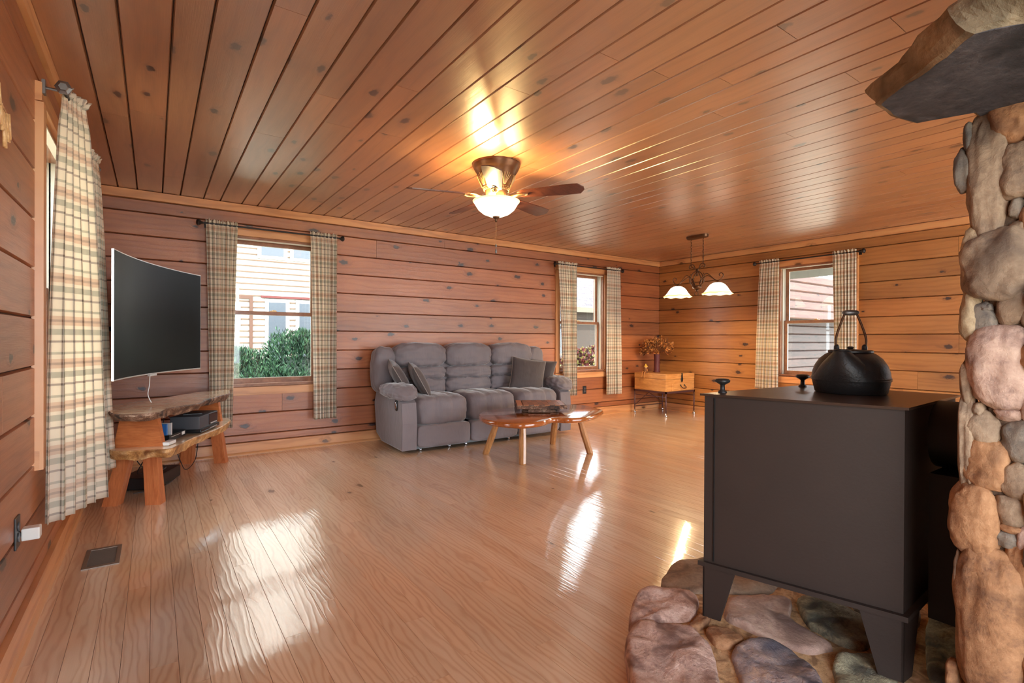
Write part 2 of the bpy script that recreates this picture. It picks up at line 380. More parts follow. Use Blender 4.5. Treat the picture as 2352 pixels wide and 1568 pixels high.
def catmull(pts, n=8, closed=False):
    P = [Vector(p) for p in pts]; out = []; N = len(P)
    for i in range(N if closed else N-1):
        if closed: p0, p1, p2, p3 = P[i-1], P[i], P[(i+1) % N], P[(i+2) % N]
        else: p0, p1, p2, p3 = P[max(i-1, 0)], P[i], P[i+1], P[min(i+2, N-1)]
        for k in range(n):
            t = k/n; out.append(.5*((2*p1)+(p2-p0)*t+(2*p0-5*p1+4*p2-p3)*t*t+(3*p1-3*p2+p3-p0)*t**3))
    if not closed: out.append(P[-1])
    return out

# ------------------------------------------------------------------ board panels
class Boards:
    def __init__(s, mp): s.mp = mp; s.v = []; s.f = []; s.uv = []; s.rn = []
    def board(s, u0, u1, v0, v1, c=.004, dep=.012, ev=None, swap=False, rnd=None, eu=.0012):
        """board face from (u0,v0) to (u1,v1) with chamfered v edges; swap: grain runs along v"""
        if u1-u0 < .004 or v1-v0 < .004: return
        n = len(s.v); cu, cv = (eu, c) if not swap else (c, eu)
        cu = min(cu, (u1-u0)/3); cv = min(cv, (v1-v0)/3)
        for uu, vv, ww in ((u0, v0, -dep), (u1, v0, -dep), (u1, v1, -dep), (u0, v1, -dep), (u0+cu, v0+cv, 0), (u1-cu, v0+cv, 0), (u1-cu, v1-cv, 0), (u0+cu, v1-cv, 0)):
            s.v.append(s.mp(uu, vv, ww))
        rnd = rnd or (R.random(), R.random(), R.random()); off = rnd[0]*37
        U = [(u0, v0), (u1, v0), (u1, v1), (u0, v1)]
        for fc in ((4, 5, 6, 7), (0, 1, 5, 4), (1, 2, 6, 5), (2, 3, 7, 6), (3, 0, 4, 7)):
            s.f.append(tuple(n+i for i in fc))
            s.uv.append([((U[i % 4][1]+off, U[i % 4][0]+off) if swap else (U[i % 4][0]+off, U[i % 4][1]+off)) for i in fc]); s.rn.append(rnd)
    def build(s, name, mat, parent=None):
        return mesh_obj(name, s.v, s.f, mat, parent, False, s.uv, s.rn)
def plank(mp, u0, u1, v0, v1, w0, w1, name, mat, parent=None, swap=False, c=.004):
    """solid board standing proud of a wall: front face board + 4 sides"""
    b = Boards(lambda u, v, w_: mp(u, v, w1+w_)); b.board(u0, u1, v0, v1, c, w1-w0, swap=swap, eu=.002)
    return b.build(name, mat, parent)
mpB = lambda u, v, w_: (u, YB-w_, v)
mpR = lambda u, v, w_: (XR-w_, u, v)
mpL = lambda u, v, w_: (XL+w_, u, v)
mpN = lambda u, v, w_: (u, YN+w_, v)
def boxmap(mb, mp, a, b):
    ps = [mp(x, y, z) for x in (a[0], b[0]) for y in (a[1], b[1]) for z in (a[2], b[2])]
    fs = [(0, 1, 3, 2), (4, 6, 7, 5), (0, 4, 5, 1), (2, 3, 7, 6), (0, 2, 6, 4), (1, 5, 7, 3)]
    return mb.add(ps, fs)
ZJ = [.117, .190]+[.396+.2057*i for i in range(10)]+[2.358]
def log_wall(name, mp, U0, U1, holes, fixed, seed):
    """holes: (u0,u1,v0,v1); fixed: {row:[joint u]}"""
    global R
    R2 = random.Random(seed); b = Boards(mp); rows = sorted(set([round(z, 4) for z in ZJ if z < 2.3]+[2.358]))
    for i in range(len(rows)-1):
        v0, v1 = rows[i], rows[i+1]
        cuts = [U0]+sorted(fixed.get(i, [U0+(U1-U0)*R2.uniform(.2, .8)] if R2.random() < .35 else []))+[U1]
        for a, c in zip(cuts[:-1], cuts[1:]):
            rnd = (R2.random(), R2.random(), R2.random())
            segs = [(a, c, v0, v1)]
            for h in holes:
                ns = []
                for (x0, x1, y0, y1) in segs:
                    if x1 <= h[0] or x0 >= h[1] or y1 <= h[2]+.001 or y0 >= h[3]-.001: ns.append((x0, x1, y0, y1)); continue
                    if x0 < h[0]: ns.append((x0, h[0], y0, y1))
                    if x1 > h[1]: ns.append((h[1], x1, y0, y1))
                    m0, m1 = max(x0, h[0]), min(x1, h[1])
                    if y0 < h[2]: ns.append((m0, m1, y0, h[2]))
                    if y1 > h[3]: ns.append((m0, m1, h[3], y1))
                segs = ns
            for sgm in segs: b.board(sgm[0], sgm[1], sgm[2]+.0012, sgm[3]-.0012, c=.006, dep=.017, rnd=rnd)
    # backing with the openings left free
    n0 = len(b.v); mb = MB()
    us = sorted(set([U0-.16, U1+.16]+[h[0] for h in holes]+[h[1] for h in holes]))
    for a, c in zip(us[:-1], us[1:]):
        hs = [h for h in holes if h[0] <= a+1e-6 and h[1] >= c-1e-6]
        if hs:
            if hs[0][2] > .01: boxmap(mb, mp, (a, 0, -.16), (c, hs[0][2], -.017))
            boxmap(mb, mp, (a, hs[0][3], -.16), (c, HC+.1, -.017))
        else: boxmap(mb, mp, (a, 0, -.16), (c, HC+.1, -.017))
    w_ = b.build(name, m_wall_lamplit if name == 'wall_right' else m_wall); struct(w_)
    k = mb.build('wall_core', m_gap, w_); return w_
W1 = (.555, 1.445, .66, 2.13); W2 = (4.735, 5.625, .66, 2.13); W3 = (2.72, 3.60, .66, 2.13); W4 = (2.98, 3.86, .66, 2.13)
log_wall('wall_back', mpB, XL, XR, [W1, W2], {11: [2.91], 10: [1.10+.95], 2: [1.07], 1: [3.9]}, 3)
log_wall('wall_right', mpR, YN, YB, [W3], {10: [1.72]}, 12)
log_wall('wall_left', mpL, YN, YB, [W4], {4: [2.35]}, 5)
log_wall('wall_near', mpN, XL, XR, [(-.3, 1.5, 0, 2.3), (3.1, 6.8, 0, 2.3)], {}, 8)
# ceiling planks run along Y, alternating widths
b = Boards(lambda u, v, w_: (u, v, HC-w_)); x = .061-.318*2; k = 0
Rc = random.Random(21)
while x < XR:
    wd = .136 if k % 2 == 0 else .182
    y = YN-Rc.uniform(0, 1.5)
    while y < YB:
        y1 = y+Rc.uniform(1.6, 3.6)
        b.board(max(x+.0015, XL), min(x+wd-.0015, XR), max(y, YN), min(y1, YB), c=.005, dep=.014, swap=True, rnd=(Rc.random(), Rc.random(), Rc.random())); y = y1
    x += wd; k += 1
ce = struct(b.build('ceiling', m_ceil))
mb = MB(); mb.span((XL-.16, YN-.16, HC+.014), (XR+.16, YB+.16, HC+.12)); mb.build('ceiling_core', m_gap, ce)
# floor planks
b = Boards(lambda u, v, w_: (u, v, w_)); x = -.0095-.0835*5; Rc = random.Random(4)
while x < XR:
    y = YN-Rc.uniform(0, 1.5)
    while y < YB:
        y1 = y+Rc.uniform(1.2, 3.4)
        b.board(max(x, XL), min(x+.0835, XR), max(y, YN), min(y1, YB), c=.0010, dep=.0025, swap=True, eu=.0003, rnd=(Rc.random(), Rc.random(), Rc.random())); y = y1
    x += .0835
fl = struct(b.build('floor', m_floor))
mb = MB(); mb.span((XL-.16, YN-.16, -.15), (XR+.16, YB+.16, -.002)); mb.build('subfloor', m_gap, fl)
# crown and baseboards
def trim(name, mp, u0, u1, v0, v1, th, off=0):
    o = plank(mp, u0, u1, v0, v1, off-.02, off+th, name, m_trim); struct(o); return o
for nm, mp, a, c in (('back', mpB, XL, XR), ('right', mpR, YN, YB), ('left', mpL, YN, YB), ('near', mpN, XL, XR)):
    trim('trim_crown_'+nm, mp, a, c, 2.358, HC, .018)
    if nm != 'near':
        trim('baseboard_'+nm, mp, a, c, .012, .117, .018)
        mb = MB(); p0 = mp(a, 0, 0); n = 5
        prof = [(0, 0), (.034, 0), (.034, .010), (.026, .020), (.018, .024), (0, .024)]
        mb.loft([[Vector(mp(u, q[1], q[0])) for q in prof] for u in (a, c)]); struct(mb.build('baseboard_shoe_'+nm, m_trim))

# ------------------------------------------------------------------ windows
def window(n, mp, h, casing):
    u0, u1, v0, v1 = h; t = struct(bpy.data.objects.new('window_%d' % n, None)); C.objects.link(t)
    t['label'] = {1: 'double-hung window behind the television corner, pale house and green bush outside', 2: 'narrow double-hung window between the sofa and the room corner',
                  3: 'double-hung window on the far right wall behind the kettle', 4: 'window on the left wall seen edge-on behind the large plaid curtain'}[n]
    f = MB(); j = .022
    boxmap(f, mp, (u0, v0, -.16), (u0+j, v1, .0)); boxmap(f, mp, (u1-j, v0, -.16), (u1, v1, .0)); boxmap(f, mp, (u0+j, v1-j, -.16), (u1-j, v1, .0)); boxmap(f, mp, (u0+j, v0, -.18), (u1-j, v0+j, .0))
    f.build('window_frame', m_sash, t)
    l = MB()
    for a, c in ((u0+j, u0+j+.014), (u1-j-.014, u1-j)):
        boxmap(l, mp, (a, v0+j, -.150), (c, v1-j, -.146)); boxmap(l, mp, (a, v0+j, -.111), (c, v1-j, -.107)); boxmap(l, mp, (a, v0+j, -.071), (c, v1-j, -.064)); boxmap(l, mp, (a, v0+j, -.125), (a+.003 if a < (u0+u1)/2 else c, v1-j, -.036))
    l.build('jamb_liner', m_vinyl, t)
    a, c = u0+j+.010, u1-j-.010; mid = 1.39
    def sash(nm, z0, z1, w_, bot):
        q = MB(); s_ = .042
        boxmap(q, mp, (a, z0, w_-.017), (a+s_, z1, w_+.017)); boxmap(q, mp, (c-s_, z0, w_-.017), (c, z1, w_+.017)); boxmap(q, mp, (a+s_, z1-.036, w_-.017), (c-s_, z1, w_+.017)); boxmap(q, mp, (a+s_, z0, w_-.017), (c-s_, z0+bot, w_+.017))
        o = q.build(nm, m_sash, t); g = MB(); boxmap(g, mp, (a+s_-.004, z0+bot-.004, w_-.003), (c-s_+.004, z1-.032, w_+.003)); g.build('glass_pane', m_glass, o)
        e = MB(); e_ = .004
        for (p, q_) in (((a+s_, z0+bot), (c-s_, z0+bot+e_)), ((a+s_, z1-.036-e_), (c-s_, z1-.036)), ((a+s_, z0+bot), (a+s_+e_, z1-.036)), ((c-s_-e_, z0+bot), (c-s_, z1-.036))):
            boxmap(e, mp, (p[0], p[1], w_+.002), (q_[0], q_[1], w_+.014))
        e.build('glazing_bead', m_vinyl, o); return o
    sash('upper_sash', mid-.02, v1-j, -.128, .036); lo = sash('lower_sash', v0+j, mid+.018, -.090, .055)
    lk = MB(); um = (u0+u1)/2; boxmap(lk, mp, (um-.03, mid+.018, -.101), (um+.03, mid+.026, -.076)); boxmap(lk, mp, (um-.01, mid+.026, -.098), (um+.022, mid+.034, -.082)); lk.build('sash_lock', m_goldbronze, lo)
    s = MB(); boxmap(s, mp, (u0-.01, v0+j-.004, -.05), (u1+.01, v0+j+.008, .022)); s.build('window_sill', m_sash, t)
    hl = MB(); boxmap(hl, mp, (u0+.02, v1-j-.009, -.03), (u1-.02, v1-j, .004)); hl.build('head_stop', m_vinyl, t)
    plank(mp, u0-.075, u1+.075, v1, v1+.085, -.01, .022, 'head_casing', m_trim, t)
    plank(mp, u0-.075, u1+.075, v0-.085, v0, -.01, .016, 'apron', m_trim, t)
    for q0, q1 in ((u0-.075, u0), (u1, u1+.075)): plank(mp, q0, q1, v0-.085 if casing else v0, v1, -.01, casing or .018, 'side_casing', m_trim, t, swap=True)
    return t
window(1, mpB, W1, 0); window(2, mpB, W2, 0); window(3, mpR, W3, .03)
window(4, mpL, W4, .028)

# ------------------------------------------------------------------ curtains and rods
def curtain(top, bot, zt, zb, folds, amp, label, wid=1.0, seed=1, group='plaid curtains', sag=0.0, fx=1.0):
    """hanging gathered panel; top, bot = ((x,y),(x,y)) end points of the cloth line"""
    Rn = random.Random(seed); nu, nv = folds*10, 46; vs = []; fs = []; uv = []
    ph = [Rn.uniform(-.5, .5) for _ in range(folds+3)]; am = [Rn.uniform(.6, 1.35) for _ in range(folds+3)]
    for j in range(nv+1):
        if j <= 8: t = -.022+(j/8)*.022*1.0; z = zt+.035-j/8*.035     # ruffle above the rod
        else: t = (j-8)/(nv-8); z = zt+(zb-zt)*t
        tt = max(t, 0); e = tt**.8
        A = Vector(top[0]).lerp(Vector(bot[0]), e); B = Vector(top[1]).lerp(Vector(bot[1]), e); d = (B-A); L = d.length; d.normalize(); nrm = Vector((-d.y, d.x))
        for i in range(nu+1):
            s_ = i/nu; f = s_*folds; k = int(f); a_ = am[k]*(1-(f-k))+am[k+1]*(f-k); p_ = ph[k]*(1-(f-k))+ph[k+1]*(f-k)
            amp_t = amp*(.45+.55*tt**.5) if j > 8 else amp*(.45+.5*(1-j/8))
            q = sin(2*pi*f+p_*tt*2)*amp_t*a_
            if j > 8: q += .010*sin(5*s_+3*tt+seed)*tt
            else: q += .006*sin(2*pi*f*2.3+seed)*(1-j/8)*2
            P = A+d*(L*s_+.25*L/folds*sin(4*pi*f)*(.6 if j > 8 else .2))+nrm*q
            pinch = 1.0
            if 7 <= j <= 9: P = A+d*(L*s_)+nrm*q*.55
            zz = z+(.007*sin(2*pi*f*1.7+seed) if j < 5 else 0)+(sag*s_*tt if j > 8 else 0)
            vs.append((P.x, P.y, zz))
    for j in range(nv):
        for i in range(nu):
            fs.append((j*(nu+1)+i, j*(nu+1)+i+1, (j+1)*(nu+1)+i+1, (j+1)*(nu+1)+i))
            uv.append([(wid*a/nu+seed*.037, vs[b_*(nu+1)+a][2]) for a, b_ in ((i, j), (i+1, j), (i+1, j+1), (i, j+1))])
    o = mesh_obj('curtain', vs, fs, m_plaid, None, True, uv)
    tag(o, label, 'curtain', group); md = o.modifiers.new('thick', 'SOLIDIFY'); md.thickness = .0015; return o
def rod(a, b, z, axis, wallpt, label):
    t = thing('curtain_rod', label, 'curtain rod', (a[0], a[1], z), 0, 'iron curtain rods'); A = Vector((0, 0, 0)); B = Vector((b[0]-a[0], b[1]-a[1], 0))
    r_ = MB(); r_.tube([A, B], .008, 10); r_.build('pole', m_iron, t, auto=40)
    d = B.normalized(); rotm = d.to_track_quat('Z', 'Y').to_matrix()
    for p, sg in ((A, -1), (B, 1)):
        f = MB(); pr = [(.008, 0), (.012, .006), (.012, .012), (.022, .022), (.030, .034), (.030, .044), (.020, .050), (.016, .054)]
        f.lathe([(r, q) for r, q in pr], p, 6, rotm if sg > 0 else (-d).to_track_quat('Z', 'Y').to_matrix()); f.build('finial', m_pewter if axis == 'L' else m_iron, t)
        br = MB(); wv = Vector(wallpt); L = (wv*1.0); q0 = p+d*sg*(-.03) if axis != 'L' or sg > 0 else p+d*.006
        br.tube([q0, q0+L*.97], .006, 6); br.box(q0+L*.98, (.012 if abs(L.x) > 0 else .03, .03 if abs(L.x) > 0 else .012, .06)); br.build('bracket', m_iron if axis != 'L' else m_pewter, t)
    return t
zr = 2.20; yr = YB-.09
rod((.37, yr), (1.61, yr), zr, 'B', (0, .09, 0), 'dark curtain rod over the window beside the television')
rod((4.62, yr), (5.90, yr), zr, 'B', (0, .09, 0), 'dark curtain rod over the window between sofa and corner')
rod((XR-.09, 3.86), (XR-.09, 2.60), zr, 'R', (.09, 0, 0), 'dark curtain rod over the window on the far right wall')
rod((-.317, 2.93), (-.305, 4.12), zr, 'L', (-.07, 0, 0), 'curtain rod with pewter hexagonal finial on the left wall')
curtain(((.392, yr), (.655, yr)), ((.43, yr), (.615, yr)), zr, .285, 7, .020, 'plaid curtain right of the television, left side of its window', 1.0, 1)
curtain(((1.318, yr), (1.590, yr)), ((1.36, yr), (1.585, yr)), zr, .30, 7, .020, 'plaid curtain with bare log wall and sofa to its right, right side of its window', 1.0, 2)
curtain(((4.64, yr), (4.99, yr)), ((4.76, yr), (4.99, yr)), zr, .34, 8, .020, 'plaid curtain right behind the sofa arm', 1.1, 3)
curtain(((5.60, yr), (5.885, yr)), ((5.61, yr), (5.91, yr)), zr, .31, 7, .020, 'plaid curtain nearest the room corner, left of the dried bouquet', 1.0, 4)
curtain(((XR-.09, 3.82), (XR-.09, 3.555)), ((XR-.09, 3.89), (XR-.09, 3.56)), zr, .48, 7, .020, 'plaid curtain left of the window on the far right wall', 1.0, 5)
curtain(((XR-.09, 2.90), (XR-.09, 2.64)), ((XR-.09, 2.87), (XR-.09, 2.63)), zr, .48, 7, .020, 'plaid curtain behind the kettle handle, right of its window', 1.0, 6)
curtain(((-.330, 2.965), (-.268, 3.14)), ((-.385, 2.96), (-.195, 3.33)), zr, .325, 5, .026, 'largest and nearest plaid curtain, at the left wall in the foreground', .95, 7)
curtain(((-.318, 3.86), (-.285, 4.06)), ((-.345, 3.95), (-.215, 4.33)), zr, .27, 6, .022, 'plaid curtain squeezed between the nearest curtain and the television', 1.0, 8)

# ------------------------------------------------------------------ television
def televison():
    L = Vector((-.198, 3.92)); Rr = Vector((.33, 5.16)); c = (L+Rr)/2; d = (Rr-L); W = d.length; ang = atan2(d.y, d.x)
    t = thing('television', 'large curved black flat screen television mounted in the left corner', 'television', (c.x, c.y, 0), ang)
    z0, z1 = .872, 1.675; n = 20
    def pt(u, w_): return (u*W/2, w_+.075*(1-u*u), 0)   # local -y faces the room; edges bow forward
    def sheet(mb, wo, ux, za, zb, th):
        rings = []
        for i in range(n+1):
            u = (-1+2*i/n)*ux; x_, y_, _ = pt(u, wo); rings.append([Vector((x_, y_, za)), Vector((x_, y_, zb)), Vector((x_, y_+th, zb)), Vector((x_, y_+th, za))])
        mb.loft(rings); return mb
    b_ = MB(); sheet(b_, 0, 1.0, z0, z1, .014); b_.build('bezel', m_silver, t, auto=30)
    s = MB(); sheet(s, -.002, .992, z0+.008, z1-.006, .004); s.build('screen', m_screen, t, auto=30)
    k = MB(); k.box((0, .11, 1.15), (.5, .07, .4), bev=.02); k.build('back_housing', m_black, t)
    a = MB(); a.tube([(0, .13, 1.2), (.1, .34, 1.2), (-.1, .50, 1.2)], .018, 8); a.box((-.1, .50, 1.2), (.2, .02, .3)); a.build('wall_arm', m_black, t)
    w_ = MB(); w_.box((-.05, .06, z0-.004), (.10, .02, .014), bev=.003); w_.build('sensor_strip', m_silver, t)
    cb = MB(); pts = catmull([(-.05, .075, z0), (-.045, .08, .80), (-.09, .07, .73), (-.085, .05, .672)], 6); cb.tube(pts, .0028, 6); cb.build('power_cord', m_white, t)
televison()

# ------------------------------------------------------------------ live-edge television stand
SA = atan2(1.09-.09, .49)   # long direction
def slab(name, outline, z0, z1, mat_top, mat_edge, parent, und=.03, seed=0, n=6, bulge=.0):
    pts = catmull([(p[0], p[1], 0) for p in outline], n, True); cx = sum(p.x for p in pts)/len(pts); cy_ = sum(p.y for p in pts)/len(pts)
    cen = Vector((cx, cy_, 0)); rings = []
    for k, (ins, z) in enumerate(((.0, z1), (-.010, z1-.006), (bulge-.004, z1-(z1-z0)*.35), (und*.5, z1-(z1-z0)*.7), (und, z0))):
        rg = []
        for i, p in enumerate(pts):
            d = (p-cen); L = d.length; d.normalize(); nz = noise.noise(Vector((p.x*14, p.y*14, z*20+seed)))
            q = p-d*(ins+(nz*.018 if k > 1 else nz*.003)); zz = z+(noise.noise(Vector((p.x*11, p.y*11, seed+9)))*.014 if 1 < k else 0); rg.append(Vector((q.x, q.y, zz)))
        rings.append(rg)
    mb = MB(); N = len(pts); mb.k = 0
    mb.add([r for r in rings[0]]+[Vector((cx, cy_, z1))], [(i, (i+1) % N, N) for i in range(N)]); mb.k = 1
    mb.loft(rings[::-1], cap=False); mb.k = 1; mb.add([r for r in rings[-1]]+[Vector((cx, cy_, z0))], [((i+1) % N, i, N) for i in range(N)])
    o = mb.build(name, [mat_top, mat_edge], parent); 
    return o
def tvstand():
    t = thing('television_stand', 'rustic cedar stand with live-edge slab top below the television', 'tv stand')
    slab('slab_top', [(-.235, 4.60), (-.22, 4.15), (-.10, 4.02), (.03, 4.05), (.07, 4.20), (.15, 4.30), (.27, 4.42), (.33, 4.65), (.45, 4.90), (.54, 5.10), (.565, 5.45), (.45, 5.42), (.30, 5.30), (.12, 5.05), (-.08, 4.80)], .60, .655, m_slabtop, m_bark, t, .035, 3)
    slab('lower_shelf', [(-.25, 4.45), (-.20, 4.20), (.0, 4.12), (.085, 4.10), (.15, 4.22), (.24, 4.45), (.40, 4.75), (.50, 5.0), (.565, 5.25), (.53, 5.42), (.35, 5.48), (.20, 5.40), (.0, 4.95)], .335, .40, m_slabtop, m_barkpale, t, .03, 6)
    u = Vector((.41, .91, 0)).normalized(); v = Vector((.91, -.41, 0)).normalized()
    for c, (w0, w1) in ((Vector((-.075, 4.28, 0)), (.30, .22)), (Vector((.37, 5.27, 0)), (.28, .22))):
        m_ = MB(); th = .022
        rg = []
        for sg in (-1, 1):
            o_ = c+u*sg*th; rg.append([o_-v*w0/2+Vector((0, 0, .395)), o_+v*w0/2+Vector((0, 0, .395)), o_+v*(w1/2)+Vector((0, 0, .61)), o_-v*(w1/2)+Vector((0, 0, .61))])
        m_.loft(rg); m_.build('end_panel', m_cedar, t)
    for (bx, by), (tx, ty) in (((-.228, 4.40), (-.15, 4.40)), ((.012, 4.275), (-.01, 4.30)), ((.251, 5.49), (.27, 5.42)), ((.508, 5.35), (.46, 5.30))):
        m_ = MB(); rg = []
        for (x_, y_, z_, hw) in ((bx, by, 0, .047), (tx, ty, .35, .042)):
            c = Vector((x_, y_, z_)); rg.append([c+u*a_*hw*.8+v*b_*hw for a_, b_ in ((-1, -1), (1, -1), (1, 1), (-1, 1))])
        m_.loft(rg); m_.build('leg', m_cedarleg, t)
tvstand()
UV_ = Vector((.41, .91, 0)).normalized()
ang_st = atan2(UV_.y, UV_.x)
# music system
t = thing('music_system', 'grey and black tabletop music system with display on lower shelf', 'stereo', (.27, 4.80, .40), ang_st)
mb = MB(); mb.box((0, 0, .082), (.37, .21, .105), bev=.012); mb.build('cabinet', m_greydev, t, auto=40)
mb = MB(); mb.box((0, -.005, .022), (.375, .225, .028), bev=.008); mb.box((0, 0, .005), (.30, .18, .010)); mb.build('disc_base', m_black, t)
mb = MB(); mb.box((.075, -.106, .086), (.17, .006, .085)); mb.build('display', m_display, t)
mb = MB(); mb.box((.075, -.112, .052), (.12, .004, .006)); mb.box((.05, -.119, .020), (.14, .004, .004)); mb.build('disc_slot', m_silver, t)
mb = MB(); mb.box((0, .0, .142), (.13, .05, .012), bev=.004); tag(mb.build('remote_control', m_black), 'slim black remote lying on the music system', 'remote').location = (.25, 4.76, .394)
# disc player, cases, small things
t = thing('disc_player', 'flat black disc player on the lower shelf left of the music system', 'disc player', (.06, 4.47, .40), ang_st)
mb = MB(); mb.box((0, 0, .030), (.26, .19, .044), bev=.004); mb.box((-.09, 0, .004), (.03, .15, .008)); mb.box((.09, 0, .004), (.03, .15, .008)); mb.build('case', m_black, t)
mb = MB(); mb.box((.08, -.096, .034), (.045, .003, .022)); mb.build('badge', m_white, t)
mb = MB(); mb.box((-.04, -.096, .038), (.14, .003, .003)); mb.build('tray_line', m_silver, t)
t = thing('disc_case', 'blue upright disc case against the near end panel', 'disc case', (.02, 4.36, .40), ang_st)
mb = MB(); mb.box((0, 0, .065), (.016, .13, .13), bev=.002); mb.build('cover', m_boxblue, t)
mb = MB(); mb.box((.020, -.02, .068), (.012, .11, .135), bev=.002); tag(mb.build('picture_frame', m_silver), 'upright silver-edged frame beside the blue case', 'frame'); bpy.data.objects['picture_frame'].location = (.03, 4.36, .40); bpy.data.objects['picture_frame'].rotation_euler = (0, 0, ang_st)
mb = MB(); mb.box((0, 0, .012), (.11, .05, .022), bev=.004); o = tag(mb.build('streaming_box', m_white), 'tiny white box lying in front of the disc player', 'box'); o.location = (.085, 4.25, .402); o.rotation_euler = (0, 0, ang_st)
# things below the stand
t = thing('floor_amplifier', 'dark box with rounded edges on the floor under the stand', 'box', (-.02, 4.86, 0), ang_st)
mb = MB(); mb.box((0, 0, .055), (.42, .26, .09), bev=.012); mb.build('case', m_black, t)
for sx in (-1, 1):
    for sy in (-1, 1): mb = MB(); mb.lathe([(.012, 0), (.014, .012)], (sx*.17, sy*.09, 0), 10); mb.build('foot', m_black, t)
Rk = random.Random(9)
for i, lab in enumerate(('black cable looping down at the back of the stand to the floor', 'thin pale cable lying in a long curve on the floor under the stand', 'tangled dark cable hanging behind the near stand leg', 'black cord drooping under the shelf between the legs', 'grey cord bundled on the box under the stand')):
    P = [[(.0, 4.62, .34), (-.06, 4.70, .22), (-.10, 4.75, .12), (-.05, 4.85, .105)], [(-.12, 4.62, .004), (.02, 4.66, .004), (.12, 4.85, .004), (.16, 5.1, .004), (.10, 5.2, .004)],
         [(-.08, 4.50, .34), (-.10, 4.60, .25), (-.05, 4.70, .16), (.04, 4.72, .13), (0, 4.8, .11)], [(.13, 4.60, .33), (.17, 4.75, .18), (.22, 4.95, .06), (.30, 5.2, .10), (.33, 5.35, .3)],
         [(-.06, 4.75, .107), (.03, 4.80, .13), (-.02, 4.92, .108), (.08, 4.86, .12), (.02, 4.74, .108)]][i]
    mb = MB(); mb.tube(catmull(P, 8), .0035 if i != 1 else .0022, 6); tag(mb.build('cable', m_blkcable if i not in (1, 4) else m_greydev, smooth=True), lab, 'cable')
mb = MB(); mb.tube(catmull([(.10, 4.62, .405), (.06, 4.60, .50), (.08, 4.68, .55), (.14, 4.72, .47), (.16, 4.74, .42)], 8), .003, 6); tag(mb.build('cable', m_blkcable, smooth=True), 'black cord curling up behind the disc player', 'cable')

